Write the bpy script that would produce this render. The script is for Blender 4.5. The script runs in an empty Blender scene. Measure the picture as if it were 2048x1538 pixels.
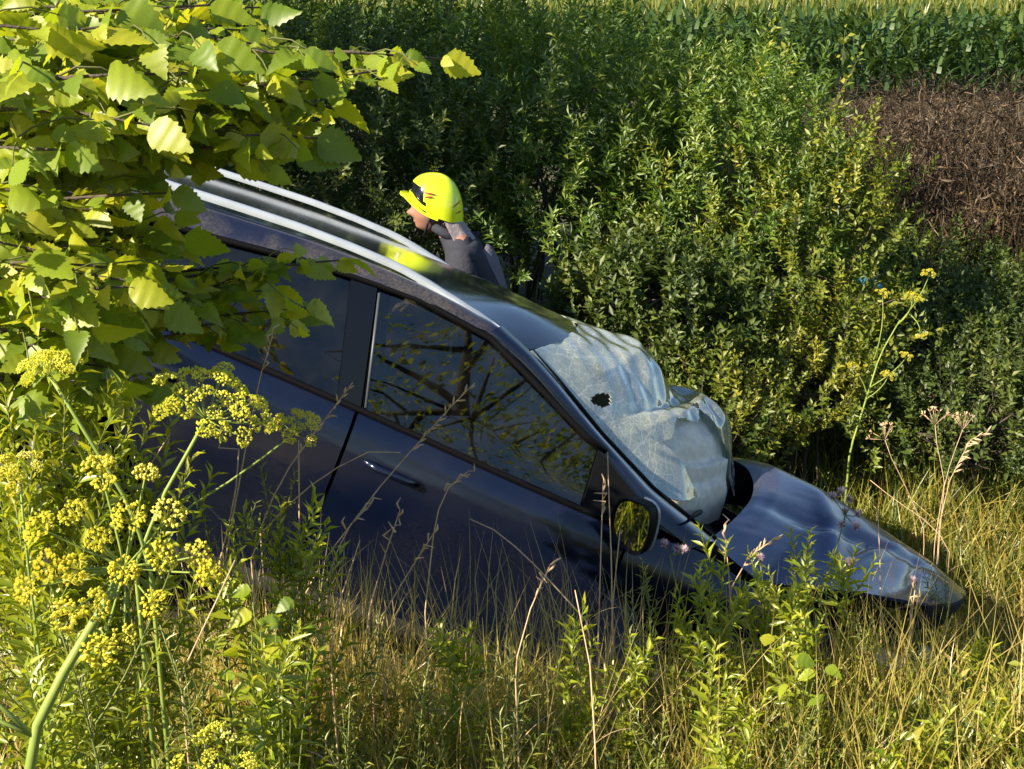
import bpy, math, random
import numpy as np
from mathutils import Matrix, Vector

SEED = 7
rng = np.random.default_rng(SEED)
random.seed(SEED)
scene = bpy.context.scene
COL = scene.collection

# ------------------------------------------------------------------ camera
FPX = 2667.0                                   # focal length in pixels of the 2048-wide photograph
PITCH = math.radians(17.0)
CAM = np.array([0.0, 0.0, 2.6])
cam_d = bpy.data.cameras.new('camera')
cam_d.sensor_width = 36.0
cam_d.lens = 36.0 * FPX / 2048.0
cam_d.clip_start = 0.05
cam_d.clip_end = 2000.0
cam_o = bpy.data.objects.new('camera', cam_d)
COL.objects.link(cam_o)
cam_o.location = CAM
cam_o.rotation_euler = (math.radians(90) - PITCH, 0, 0)
scene.camera = cam_o

# ------------------------------------------------------------------ sky and sun
SUN_ELEV = math.radians(34.0)
SUN_AZ = math.radians(215.0)                   # measured from +x (right) towards +y (away): low sun from the left, a little behind the camera
sun_dir = Vector((math.cos(SUN_ELEV) * math.cos(SUN_AZ), math.cos(SUN_ELEV) * math.sin(SUN_AZ), math.sin(SUN_ELEV)))
world = bpy.data.worlds.new('World')
scene.world = world
world.use_nodes = True
wn = world.node_tree.nodes
bg = wn['Background']
sky = wn.new('ShaderNodeTexSky')
sky.sky_type = 'NISHITA'
sky.sun_disc = False
sky.sun_elevation = SUN_ELEV
sky.sun_rotation = math.pi / 2 - SUN_AZ
sky.air_density = 1.0
sky.dust_density = 0.2
sky.ozone_density = 2.5
world.node_tree.links.new(sky.outputs[0], bg.inputs[0])
bg.inputs[1].default_value = 0.07
sun_d = bpy.data.lights.new('sun', 'SUN')
sun_d.energy = 5.0
sun_d.angle = math.radians(0.5)
sun_d.color = (1.0, 0.87, 0.66)
sun_o = bpy.data.objects.new('sun', sun_d)
COL.objects.link(sun_o)
sun_o.location = (-6, -4, 8)
sun_o.rotation_euler = sun_dir.to_track_quat('Z', 'Y').to_euler()
scene.view_settings.view_transform = 'Standard'
scene.view_settings.look = 'None'
scene.view_settings.gamma = 1.0
scene.view_settings.exposure = 1.45
scene.view_settings.use_curve_mapping = False
scene.cycles.max_bounces = 5
scene.cycles.diffuse_bounces = 3
scene.cycles.transparent_max_bounces = 8

# ------------------------------------------------------------------ helpers
_U = np.array([0, math.sin(PITCH), math.cos(PITCH)])
_W = np.array([0, math.cos(PITCH), -math.sin(PITCH)])
_R = np.array([1.0, 0, 0])


def at(px, py, d):
    """world point seen at photograph pixel (px, py), d metres along the viewing axis"""
    return CAM + d * ((px - 1024) / FPX * _R - (py - 769) / FPX * _U + _W)


def norm(v):
    v = np.asarray(v, float)
    return v / np.maximum(np.linalg.norm(v, axis=-1, keepdims=True), 1e-9)


def tag(o, label=None, cat=None, group=None, kind=None):
    if label:
        o['label'] = label
    if cat:
        o['category'] = cat
    if group:
        o['group'] = group
    if kind:
        o['kind'] = kind
    return o


def empty(name, loc=(0, 0, 0), label=None, cat=None, group=None):
    o = bpy.data.objects.new(name, None)
    o.empty_display_size = 0.1
    o.location = loc
    COL.objects.link(o)
    return tag(o, label, cat, group)


def link(name, mesh, mat=None, parent=None):
    o = bpy.data.objects.new(name, mesh)
    if mat is not None and len(mesh.materials) == 0:
        mesh.materials.append(mat)
    COL.objects.link(o)
    if parent is not None:
        o.parent = parent
    return o


def raw_mesh(name, V, F, smooth=False, tint=None):
    """V (n,3) array, F (m,k) array of one face size"""
    V = np.asarray(V, np.float32)
    F = np.asarray(F, np.int32)
    me = bpy.data.meshes.new(name)
    me.vertices.add(len(V))
    me.vertices.foreach_set('co', V.ravel())
    m, k = F.shape
    me.loops.add(m * k)
    me.loops.foreach_set('vertex_index', F.ravel())
    me.polygons.add(m)
    me.polygons.foreach_set('loop_start', np.arange(0, m * k, k, dtype=np.int32))
    me.update(calc_edges=True)
    if smooth:
        me.polygons.foreach_set('use_smooth', np.ones(m, dtype=bool))
    if tint is not None:
        a = me.attributes.new('tint', 'FLOAT', 'POINT')
        a.data.foreach_set('value', np.asarray(tint, np.float32))
    return me


class MB:
    """collects faces of any size into one mesh"""
    def __init__(self):
        self.v, self.f = [], []

    def add(self, V, F):
        b = len(self.v)
        self.v.extend([tuple(map(float, p)) for p in V])
        self.f.extend([tuple(int(i) + b for i in q) for q in F])

    def tube(self, pts, rad, n=6, cap=True):
        pts = [np.asarray(p, float) for p in pts]
        if np.isscalar(rad):
            rad = [rad] * len(pts)
        V, F = [], []
        ref = np.array([0.3, 0.2, 0.93])
        for i, p in enumerate(pts):
            t = pts[min(i + 1, len(pts) - 1)] - pts[max(i - 1, 0)]
            t = norm(t)
            if i == 0:
                a = np.cross(t, ref)
                if np.linalg.norm(a) < 0.2:
                    a = np.cross(t, [1, 0, 0])
            else:
                a = a - t * float(a @ t)
                if np.linalg.norm(a) < 0.05:
                    a = np.cross(t, ref)
            a = norm(a)
            b = np.cross(t, a)
            for k in range(n):
                w = 2 * math.pi * k / n
                V.append(p + rad[i] * (math.cos(w) * a + math.sin(w) * b))
        for i in range(len(pts) - 1):
            for k in range(n):
                F.append((i * n + k, i * n + (k + 1) % n, (i + 1) * n + (k + 1) % n, (i + 1) * n + k))
        if cap:
            F.append(tuple(range(n - 1, -1, -1)))
            F.append(tuple((len(pts) - 1) * n + k for k in range(n)))
        self.add(V, F)

    def box(self, c, s, M=None):
        c = np.array(c, float)
        V = []
        for x in (-.5, .5):
            for y in (-.5, .5):
                for z in (-.5, .5):
                    q = np.array([x * s[0], y * s[1], z * s[2]])
                    if M is not None:
                        q = np.asarray(M) @ q
                    V.append(c + q)
        self.add(V, [(0, 1, 3, 2), (4, 6, 7, 5), (0, 4, 5, 1), (2, 3, 7, 6), (0, 2, 6, 4), (1, 5, 7, 3)])

    def grid(self, fn, nu, nv, skip=None):
        V = [fn(u / nu, v / nv) for u in range(nu + 1) for v in range(nv + 1)]
        F = []
        for u in range(nu):
            for v in range(nv):
                if skip and skip((u + .5) / nu, (v + .5) / nv):
                    continue
                a = u * (nv + 1) + v
                F.append((a, a + 1, a + nv + 2, a + nv + 1))
        self.add(V, F)

    def blob(self, c, r, nu=10, nv=8, fn=None):
        c = np.asarray(c, float)
        r = np.asarray(r, float) * np.ones(3)
        V = []
        for i in range(nv + 1):
            th = math.pi * i / nv
            for j in range(nu):
                ph = 2 * math.pi * j / nu
                d = np.array([math.sin(th) * math.cos(ph), math.sin(th) * math.sin(ph), math.cos(th)])
                p = d * r
                if fn:
                    p = fn(d, p)
                V.append(c + p)
        F = []
        for i in range(nv):
            for j in range(nu):
                F.append((i * nu + j, (i + 1) * nu + j, (i + 1) * nu + (j + 1) % nu, i * nu + (j + 1) % nu))
        self.add(V, F)

    def mesh(self, name, smooth=True):
        me = bpy.data.meshes.new(name)
        me.from_pydata(self.v, [], self.f)
        me.update()
        if smooth:
            me.polygons.foreach_set('use_smooth', np.ones(len(me.polygons), dtype=bool))
        return me

    def build(self, name, mat, parent=None, smooth=True, solid=0.0, bevel=0.0, subsurf=0):
        o = link(name, self.mesh(name, smooth), mat, parent)
        if subsurf:
            m = o.modifiers.new('sub', 'SUBSURF')
            m.levels = m.render_levels = subsurf
        if solid:
            m = o.modifiers.new('thick', 'SOLIDIFY')
            m.thickness = solid
            m.offset = 0.0
            e = o.modifiers.new('split', 'EDGE_SPLIT')
            e.split_angle = math.radians(45)
        if bevel:
            m = o.modifiers.new('bev', 'BEVEL')
            m.width = bevel
            m.segments = 2
            m.limit_method = 'ANGLE'
        return o


def stamp_arrays(T, F, P, X, Z, S):
    """N copies of template T (x length, y width, z normal) -> vertices, faces"""
    T = np.asarray(T, float)
    F = np.asarray(F, int)
    X = norm(X)
    Y = norm(np.cross(Z, X))
    Z = np.cross(X, Y)
    S = np.asarray(S, float)
    V = (P[:, None, :] + T[None, :, 0:1] * S[:, None, 0:1] * X[:, None, :]
         + T[None, :, 1:2] * S[:, None, 1:2] * Y[:, None, :] + T[None, :, 2:3] * S[:, None, 2:3] * Z[:, None, :])
    n, k = len(P), len(T)
    FF = (F[None] + (np.arange(n) * k)[:, None, None]).reshape(-1, F.shape[1])
    return V.reshape(-1, 3), FF


class Cloud:
    """many stamped pieces gathered into one mesh (quads only)"""
    def __init__(self):
        self.V, self.F, self.t, self.n = [], [], [], 0

    def add(self, T, F, P, X, Z, S, tint):
        if len(P) == 0:
            return
        V, FF = stamp_arrays(T, F, np.asarray(P, float), np.asarray(X, float), np.asarray(Z, float), S)
        self.V.append(V)
        self.F.append(FF + self.n)
        self.t.append(np.repeat(np.asarray(tint, float), len(T)))
        self.n += len(V)

    def raw(self, V, F, tint):
        V = np.asarray(V, float)
        F = np.asarray(F, int)
        self.V.append(V)
        self.F.append(F + self.n)
        self.t.append(np.full(len(V), tint))
        self.n += len(V)

    def stem(self, pts, rad, tint, n=3):
        mb = MB()
        mb.tube(pts, rad, n, cap=False)
        self.raw(mb.v, mb.f, tint)

    def build(self, name, mat, parent=None, smooth=False):
        me = raw_mesh(name, np.concatenate(self.V), np.concatenate(self.F), smooth, np.concatenate(self.t))
        return link(name, me, mat, parent)


def rand_unit(n):
    return norm(rng.normal(size=(n, 3)))


def curve_pts(a, b, bend, n):
    """points from a to b, bowed by vector bend"""
    a, b, bend = map(lambda q: np.asarray(q, float), (a, b, bend))
    return [a + (b - a) * t + bend * 4 * t * (1 - t) for t in np.linspace(0, 1, n)]


def lin(x, pts):
    xs = [p[0] for p in pts]
    return float(np.interp(x, xs, [p[1] for p in pts]))


def poly_at(pts, t):
    """point at fraction t of a polyline (by length)"""
    pts = np.asarray(pts, float)
    d = np.concatenate([[0], np.cumsum(np.linalg.norm(np.diff(pts, axis=0), axis=1))])
    d /= d[-1]
    return np.array([np.interp(t, d, pts[:, k]) for k in range(pts.shape[1])])


# ------------------------------------------------------------------ materials
def new_mat(name):
    m = bpy.data.materials.new(name)
    m.use_nodes = True
    nt = m.node_tree
    nt.nodes.clear()
    out = nt.nodes.new('ShaderNodeOutputMaterial')
    return m, nt, out


def N(nt, kind, **kw):
    n = nt.nodes.new(kind)
    for k, v in kw.items():
        setattr(n, k, v)
    return n


def ramp(nt, stops):
    r = nt.nodes.new('ShaderNodeValToRGB')
    e = r.color_ramp.elements
    while len(e) < len(stops):
        e.new(0.5)
    for i, (p, c) in enumerate(stops):
        e[i].position = p
        e[i].color = (*c, 1)
    return r


def leaf_mat(name, stops, trans=0.42, gloss=0.05, rough=0.4, per='attr', tboost=(1.5, 1.35, 0.55), bump=0.0):
    m, nt, out = new_mat(name)
    L = nt.links.new
    r = ramp(nt, stops)
    if per == 'attr':
        a = N(nt, 'ShaderNodeAttribute', attribute_name='tint')
        L(a.outputs['Fac'], r.inputs[0])
    else:
        a = N(nt, 'ShaderNodeObjectInfo')
        L(a.outputs['Random'], r.inputs[0])
    ns = N(nt, 'ShaderNodeTexNoise')
    ns.inputs['Scale'].default_value = 35
    geo = N(nt, 'ShaderNodeTexCoord')
    L(geo.outputs['Object'], ns.inputs['Vector'])
    mr = N(nt, 'ShaderNodeMapRange')
    mr.inputs['To Min'].default_value = 0.75
    mr.inputs['To Max'].default_value = 1.25
    L(ns.outputs[0], mr.inputs[0])
    mul = N(nt, 'ShaderNodeMix', data_type='RGBA', blend_type='MULTIPLY')
    mul.inputs[0].default_value = 1
    L(r.outputs[0], mul.inputs[6])
    L(mr.outputs[0], mul.inputs[7])
    tb = N(nt, 'ShaderNodeMix', data_type='RGBA', blend_type='MULTIPLY')
    tb.inputs[0].default_value = 1
    L(mul.outputs[2], tb.inputs[6])
    tb.inputs[7].default_value = (*tboost, 1)
    d = N(nt, 'ShaderNodeBsdfDiffuse')
    t = N(nt, 'ShaderNodeBsdfTranslucent')
    L(mul.outputs[2], d.inputs[0])
    L(tb.outputs[2], t.inputs[0])
    mx = N(nt, 'ShaderNodeMixShader')
    mx.inputs[0].default_value = trans
    L(d.outputs[0], mx.inputs[1])
    L(t.outputs[0], mx.inputs[2])
    g = N(nt, 'ShaderNodeBsdfGlossy')
    g.inputs['Roughness'].default_value = rough
    mg = N(nt, 'ShaderNodeMixShader')
    mg.inputs[0].default_value = gloss
    L(mx.outputs[0], mg.inputs[1])
    L(g.outputs[0], mg.inputs[2])
    L(mg.outputs[0], out.inputs[0])
    return m


def pmat(name, col, rough=0.5, metal=0.0, coat=0.0, spec=0.5, noise=None, bump=None):
    """plain principled with optional noise=(scale, other colour, amount) and bump=(scale, strength)"""
    m, nt, out = new_mat(name)
    L = nt.links.new
    b = N(nt, 'ShaderNodeBsdfPrincipled')
    b.inputs['Base Color'].default_value = (*col, 1)
    b.inputs['Roughness'].default_value = rough
    b.inputs['Metallic'].default_value = metal
    b.inputs['Coat Weight'].default_value = coat
    b.inputs['Specular IOR Level'].default_value = spec
    tc = N(nt, 'ShaderNodeTexCoord')
    if noise:
        ns = N(nt, 'ShaderNodeTexNoise')
        ns.inputs['Scale'].default_value = noise[0]
        ns.inputs['Detail'].default_value = 5
        L(tc.outputs['Object'], ns.inputs['Vector'])
        rp = ramp(nt, [(0.35, col), (0.35 + 0.4 / max(noise[2], .1), noise[1])])
        L(ns.outputs[0], rp.inputs[0])
        L(rp.outputs[0], b.inputs['Base Color'])
    if bump:
        nb = N(nt, 'ShaderNodeTexNoise')
        nb.inputs['Scale'].default_value = bump[0]
        nb.inputs['Detail'].default_value = 4
        L(tc.outputs['Object'], nb.inputs['Vector'])
        bp = N(nt, 'ShaderNodeBump')
        bp.inputs['Strength'].default_value = bump[1]
        bp.inputs['Distance'].default_value = 0.02
        L(nb.outputs[0], bp.inputs['Height'])
        L(bp.outputs[0], b.inputs['Normal'])
    L(b.outputs[0], out.inputs[0])
    return m


def paint_mat(name, col, dust=0.5, rough=0.32):
    """dark car paint with a film of road dust, thicker in patches"""
    m, nt, out = new_mat(name)
    L = nt.links.new
    tc = N(nt, 'ShaderNodeTexCoord')
    b = N(nt, 'ShaderNodeBsdfPrincipled')
    b.inputs['Base Color'].default_value = (*col, 1)
    b.inputs['Metallic'].default_value = 0.2
    b.inputs['Roughness'].default_value = rough
    b.inputs['Coat Weight'].default_value = 0.8
    b.inputs['Coat Roughness'].default_value = 0.12
    dd = N(nt, 'ShaderNodeBsdfDiffuse')
    dd.inputs[0].default_value = (0.20, 0.17, 0.12, 1)
    ns = N(nt, 'ShaderNodeTexNoise')
    ns.inputs['Scale'].default_value = 3.2
    ns.inputs['Detail'].default_value = 6
    n2 = N(nt, 'ShaderNodeTexNoise')
    n2.inputs['Scale'].default_value = 130
    n2.inputs['Detail'].default_value = 3
    L(tc.outputs['Object'], ns.inputs['Vector'])
    L(tc.outputs['Object'], n2.inputs['Vector'])
    r1 = ramp(nt, [(0.40, (0.05,) * 3), (0.68, (1,) * 3)])
    r2 = ramp(nt, [(0.35, (0.25,) * 3), (0.65, (1,) * 3)])
    L(ns.outputs[0], r1.inputs[0])
    L(n2.outputs[0], r2.inputs[0])
    mu = N(nt, 'ShaderNodeMath', operation='MULTIPLY')
    L(r1.outputs[0], mu.inputs[0])
    L(r2.outputs[0], mu.inputs[1])
    m2 = N(nt, 'ShaderNodeMath', operation='MULTIPLY')
    L(mu.outputs[0], m2.inputs[0])
    m2.inputs[1].default_value = dust
    mx = N(nt, 'ShaderNodeMixShader')
    L(m2.outputs[0], mx.inputs[0])
    L(b.outputs[0], mx.inputs[1])
    L(dd.outputs[0], mx.inputs[2])
    bp = N(nt, 'ShaderNodeBump')
    bp.inputs['Strength'].default_value = 0.12
    bp.inputs['Distance'].default_value = 0.02
    nb = N(nt, 'ShaderNodeTexNoise')
    nb.inputs['Scale'].default_value = 4.0
    L(tc.outputs['Object'], nb.inputs['Vector'])
    L(nb.outputs[0], bp.inputs['Height'])
    L(bp.outputs[0], b.inputs['Normal'])
    L(mx.outputs[0], out.inputs[0])
    return m


def glass_mat(name, tint, ior=1.5):
    m, nt, out = new_mat(name)
    L = nt.links.new
    tr = N(nt, 'ShaderNodeBsdfTransparent')
    tr.inputs[0].default_value = (*tint, 1)
    g = N(nt, 'ShaderNodeBsdfGlossy')
    g.inputs['Roughness'].default_value = 0.015
    fr = N(nt, 'ShaderNodeFresnel')
    fr.inputs[0].default_value = ior
    sc = N(nt, 'ShaderNodeMath', operation='MULTIPLY_ADD')
    sc.inputs[1].default_value = 1.25
    sc.inputs[2].default_value = 0.02
    L(fr.outputs[0], sc.inputs[0])
    mx = N(nt, 'ShaderNodeMixShader')
    L(sc.outputs[0], mx.inputs[0])
    L(tr.outputs[0], mx.inputs[1])
    L(g.outputs[0], mx.inputs[2])
    d = N(nt, 'ShaderNodeBsdfDiffuse')          # thin film of dust on the pane
    d.inputs[0].default_value = (0.25, 0.24, 0.2, 1)
    ns = N(nt, 'ShaderNodeTexNoise')
    ns.inputs['Scale'].default_value = 9
    ns.inputs['Detail'].default_value = 7
    tc = N(nt, 'ShaderNodeTexCoord')
    L(tc.outputs['Object'], ns.inputs['Vector'])
    rr = ramp(nt, [(0.4, (0.0,) * 3), (0.8, (0.035,) * 3)])
    L(ns.outputs[0], rr.inputs[0])
    m2 = N(nt, 'ShaderNodeMixShader')
    L(rr.outputs[0], m2.inputs[0])
    L(mx.outputs[0], m2.inputs[1])
    L(d.outputs[0], m2.inputs[2])
    L(m2.outputs[0], out.inputs[0])
    return m


def cracked_mat(name, opac_lo, opac_hi):
    """shattered laminated glass: pale crazed film with white crack lines, partly see-through"""
    m, nt, out = new_mat(name)
    L = nt.links.new
    tc = N(nt, 'ShaderNodeTexCoord')
    mp = N(nt, 'ShaderNodeMapping')
    mp.inputs['Scale'].default_value = (1.0, 2.2, 1.0)
    L(tc.outputs['Object'], mp.inputs['Vector'])
    vo = N(nt, 'ShaderNodeTexVoronoi', feature='DISTANCE_TO_EDGE')
    vo.inputs['Scale'].default_value = 11
    vo2 = N(nt, 'ShaderNodeTexVoronoi', feature='DISTANCE_TO_EDGE')
    vo2.inputs['Scale'].default_value = 42
    ns = N(nt, 'ShaderNodeTexNoise')
    ns.inputs['Scale'].default_value = 6
    ns.inputs['Detail'].default_value = 8
    for q in (vo, vo2):
        L(mp.outputs[0], q.inputs['Vector'])
    L(tc.outputs['Object'], ns.inputs['Vector'])
    r1 = ramp(nt, [(0.0, (1,) * 3), (0.018, (0,) * 3)])
    r2 = ramp(nt, [(0.0, (0.8,) * 3), (0.05, (0.05,) * 3)])
    L(vo.outputs[0], r1.inputs[0])
    L(vo2.outputs[0], r2.inputs[0])
    mxx = N(nt, 'ShaderNodeMath', operation='MAXIMUM')
    L(r1.outputs[0], mxx.inputs[0])
    L(r2.outputs[0], mxx.inputs[1])
    sep = N(nt, 'ShaderNodeSeparateXYZ')
    L(tc.outputs['Object'], sep.inputs[0])
    for (cx, cy, k) in ((-1.22, -.22, 11.0), (-1.50, .02, 9.0), (-.98, -.10, 12.0)):
        dx = N(nt, 'ShaderNodeMath', operation='SUBTRACT')
        dy = N(nt, 'ShaderNodeMath', operation='SUBTRACT')
        L(sep.outputs[0], dx.inputs[0])
        L(sep.outputs[1], dy.inputs[0])
        dx.inputs[1].default_value = cx
        dy.inputs[1].default_value = cy
        an = N(nt, 'ShaderNodeMath', operation='ARCTAN2')
        L(dy.outputs[0], an.inputs[0])
        L(dx.outputs[0], an.inputs[1])
        sc_ = N(nt, 'ShaderNodeMath', operation='MULTIPLY')
        L(an.outputs[0], sc_.inputs[0])
        sc_.inputs[1].default_value = k
        jt = N(nt, 'ShaderNodeMath', operation='MULTIPLY_ADD')
        L(ns.outputs[0], jt.inputs[0])
        jt.inputs[1].default_value = 5.0
        L(sc_.outputs[0], jt.inputs[2])
        sn = N(nt, 'ShaderNodeMath', operation='SINE')
        L(jt.outputs[0], sn.inputs[0])
        ab = N(nt, 'ShaderNodeMath', operation='ABSOLUTE')
        L(sn.outputs[0], ab.inputs[0])
        rr_ = ramp(nt, [(0.0, (.9,) * 3), (0.07, (0,) * 3)])
        L(ab.outputs[0], rr_.inputs[0])
        mm_ = N(nt, 'ShaderNodeMath', operation='MAXIMUM')
        L(mxx.outputs[0], mm_.inputs[0])
        L(rr_.outputs[0], mm_.inputs[1])
        mxx = mm_
    base = ramp(nt, [(0.30, (opac_lo,) * 3), (0.62, (opac_hi,) * 3)])
    L(ns.outputs[0], base.inputs[0])
    sx = N(nt, 'ShaderNodeSeparateXYZ')
    L(tc.outputs['Object'], sx.inputs[0])
    lowr = N(nt, 'ShaderNodeMapRange')          # the lower pane broke into fewer pieces than the upper one
    lowr.inputs['From Min'].default_value = -1.14
    lowr.inputs['From Max'].default_value = -1.0
    lowr.inputs['To Min'].default_value = 1.0
    lowr.inputs['To Max'].default_value = .62
    L(sx.outputs[0], lowr.inputs[0])
    bm_ = N(nt, 'ShaderNodeMath', operation='MULTIPLY')
    L(base.outputs[0], bm_.inputs[0])
    L(lowr.outputs[0], bm_.inputs[1])
    al = N(nt, 'ShaderNodeMath', operation='MULTIPLY_ADD', use_clamp=True)
    L(mxx.outputs[0], al.inputs[0])
    ck = N(nt, 'ShaderNodeMath', operation='MULTIPLY')
    L(lowr.outputs[0], ck.inputs[0])
    ck.inputs[1].default_value = 0.3
    L(ck.outputs[0], al.inputs[1])
    L(bm_.outputs[0], al.inputs[2])
    colr = ramp(nt, [(0.0, (0.56, 0.66, 0.58)), (1.0, (0.95, 0.95, 0.90))])
    L(mxx.outputs[0], colr.inputs[0])
    d = N(nt, 'ShaderNodeBsdfDiffuse')
    tl = N(nt, 'ShaderNodeBsdfTranslucent')
    L(colr.outputs[0], d.inputs[0])
    L(colr.outputs[0], tl.inputs[0])
    dt = N(nt, 'ShaderNodeMixShader')
    dt.inputs[0].default_value = 0.4
    L(d.outputs[0], dt.inputs[1])
    L(tl.outputs[0], dt.inputs[2])
    g = N(nt, 'ShaderNodeBsdfGlossy')
    g.inputs['Roughness'].default_value = 0.06
    bp = N(nt, 'ShaderNodeBump')
    bp.inputs['Strength'].default_value = 0.25
    bp.inputs['Distance'].default_value = 0.012
    vc = N(nt, 'ShaderNodeTexVoronoi', feature='F1')
    vc.inputs['Scale'].default_value = 55
    L(mp.outputs[0], vc.inputs['Vector'])
    hsum = N(nt, 'ShaderNodeMath', operation='ADD')
    L(vc.outputs['Distance'], hsum.inputs[0])
    L(ns.outputs[0], hsum.inputs[1])
    L(ns.outputs[0], bp.inputs['Height'])
    L(bp.outputs[0], g.inputs['Normal'])
    tr = N(nt, 'ShaderNodeBsdfTransparent')
    tr.inputs[0].default_value = (0.75, 0.88, 0.85, 1)
    m1 = N(nt, 'ShaderNodeMixShader')
    L(al.outputs[0], m1.inputs[0])
    L(tr.outputs[0], m1.inputs[1])
    L(dt.outputs[0], m1.inputs[2])
    fr = N(nt, 'ShaderNodeFresnel')
    fr.inputs[0].default_value = 1.5
    m2 = N(nt, 'ShaderNodeMixShader')
    fb = N(nt, 'ShaderNodeMath', operation='MULTIPLY_ADD', use_clamp=True)
    L(fr.outputs[0], fb.inputs[0])
    fb.inputs[1].default_value = 1.5
    fb.inputs[2].default_value = 0.08
    L(fb.outputs[0], m2.inputs[0])
    L(m1.outputs[0], m2.inputs[1])
    L(g.outputs[0], m2.inputs[2])
    L(m2.outputs[0], out.inputs[0])
    return m


M = {}
M['paint'] = paint_mat('navy_paint', (0.0022, 0.0055, 0.023), 0.05, 0.24)
M['roof_paint'] = paint_mat('dusty_navy_paint', (0.005, 0.010, 0.036), 0.7)
M['top_paint'] = paint_mat('roof_panel_paint', (0.003, 0.006, 0.02), 0.03, 0.14)
M['skylit_hood_paint'] = paint_mat('skylit_hood_paint', (0.010, 0.026, 0.095), 0.30)  # bluer, lighter than the body: sky light on the hood put into the colour
M['inner'] = pmat('black_lining', (0.006, 0.006, 0.007), 0.9)
M['trim'] = pmat('black_trim', (0.003, 0.003, 0.004), 0.55, spec=.15)
M['rail'] = pmat('silver_rail', (0.46, 0.51, 0.58), 0.38, metal=0.25, noise=(14, (0.38, 0.42, 0.48), 1.0))
M['glass'] = glass_mat('side_glass', (0.50, 0.56, 0.55))
M['glass_dark'] = glass_mat('rear_glass', (0.16, 0.17, 0.16))
M['crack'] = cracked_mat('cracked_windscreen', 0.42, 0.86)
M['airbag'] = leaf_mat('airbag_cloth', [(0, (.95, .91, .82)), (1, (.95, .91, .82))], .45, .06, .35, 'obj', (1, 1, 1))
M['seat'] = pmat('seat_cloth', (0.035, 0.037, 0.042), 0.95, bump=(200, 0.3))
M['rubber'] = pmat('tyre_rubber', (0.018, 0.018, 0.018), 0.8, bump=(60, 0.3))
M['gloss_black'] = pmat('gloss_black', (0.003, 0.003, 0.004), 0.12)
M['strip'] = pmat('window_strip', (0.05, 0.06, 0.075), 0.45)
M['alloy'] = pmat('wheel_rim', (0.06, 0.06, 0.062), 0.5, metal=0.3)
M['mirror'] = pmat('mirror_glass', (0.9, 0.9, 0.9), 0.02, metal=1.0)
M['lamp'] = pmat('lamp_lens', (0.5, 0.52, 0.52), 0.08, coat=1.0)
M['redlamp'] = pmat('tail_lamp', (0.25, 0.01, 0.01), 0.12, coat=1.0)
M['greyplastic'] = pmat('grey_plastic', (0.16, 0.17, 0.18), 0.55, noise=(8, (0.10, 0.09, 0.08), 1.0))
M['red'] = pmat('red_cloth', (0.45, 0.03, 0.06), 0.8)
M['paper'] = pmat('white_paper', (0.75, 0.73, 0.68), 0.7)
M['blueplastic'] = pmat('blue_plastic', (0.03, 0.16, 0.32), 0.3, bump=(20, 0.4))

# ------------------------------------------------------------------ ground
def g_car(x):
    return np.interp(x, [-4.5, -2.6, -1.9, 0.75, 1.4, 9], [0.98, 0.85, 0.60, -0.42, -0.56, -0.62])


def height(x, y):
    x = np.asarray(x, float)
    y = np.asarray(y, float)
    bank = np.interp(y, [-30, -3, 0, 3.0, 3.7, 4.2], [1.0, 1.0, 1.0, 0.64, 0.44, 0.2])
    gc = g_car(x) - 0.02
    t = np.clip((y - 3.55) / 0.6, 0, 1)
    t = t * t * (3 - 2 * t)
    near = bank * (1 - t) + np.minimum(gc, 1.0) * t
    far = np.interp(y, [6.2, 10.2, 11.5, 400], [0, 0.86, 1.0, 1.0])
    z = near * (1 - far) + 0.30 * far
    z = z + 0.03 * np.sin(3.1 * x + 1.3 * y) * np.sin(2.3 * y + 0.7) * (np.abs(y - 5.1) > 1.4)
    return z


def hz(x, y):
    return float(height(x, y))


def make_ground():
    xs = np.concatenate([np.linspace(-400, -14, 12), np.linspace(-12, 12, 97), np.linspace(14, 400, 12)])
    ys = np.concatenate([np.linspace(-300, -8, 10), np.linspace(-6, 16, 111), np.linspace(18, 60, 22), np.linspace(70, 900, 12)])
    X, Y = np.meshgrid(xs, ys, indexing='ij')
    V = np.stack([X, Y, height(X, Y)], -1).reshape(-1, 3)
    ny = len(ys)
    i, j = np.meshgrid(np.arange(len(xs) - 1), np.arange(ny - 1), indexing='ij')
    a = (i * ny + j).ravel()
    F = np.stack([a, a + ny, a + ny + 1, a + 1], 1)
    me = raw_mesh('ground', V, F, True)
    m, nt, out = new_mat('ground_soil')
    L = nt.links.new
    tc = N(nt, 'ShaderNodeTexCoord')
    n1 = N(nt, 'ShaderNodeTexNoise')
    n1.inputs['Scale'].default_value = 5
    n1.inputs['Detail'].default_value = 8
    L(tc.outputs['Object'], n1.inputs['Vector'])
    rp = ramp(nt, [(0.3, (0.022, 0.018, 0.010)), (0.5, (0.045, 0.05, 0.014)), (0.72, (0.10, 0.085, 0.035))])
    L(n1.outputs[0], rp.inputs[0])
    b = N(nt, 'ShaderNodeBsdfPrincipled')
    b.inputs['Roughness'].default_value = 0.95
    L(rp.outputs[0], b.inputs['Base Color'])
    bp = N(nt, 'ShaderNodeBump')
    bp.inputs['Strength'].default_value = 0.8
    bp.inputs['Distance'].default_value = 0.05
    n2 = N(nt, 'ShaderNodeTexNoise')
    n2.inputs['Scale'].default_value = 22
    n2.inputs['Detail'].default_value = 6
    L(tc.outputs['Object'], n2.inputs['Vector'])
    L(n2.outputs[0], bp.inputs['Height'])
    L(bp.outputs[0], b.inputs['Normal'])
    L(b.outputs[0], out.inputs[0])
    o = link('ground', me, m)
    tag(o, 'weedy soil of the roadside ditch and its banks', 'ground', kind='structure')


make_ground()

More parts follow.
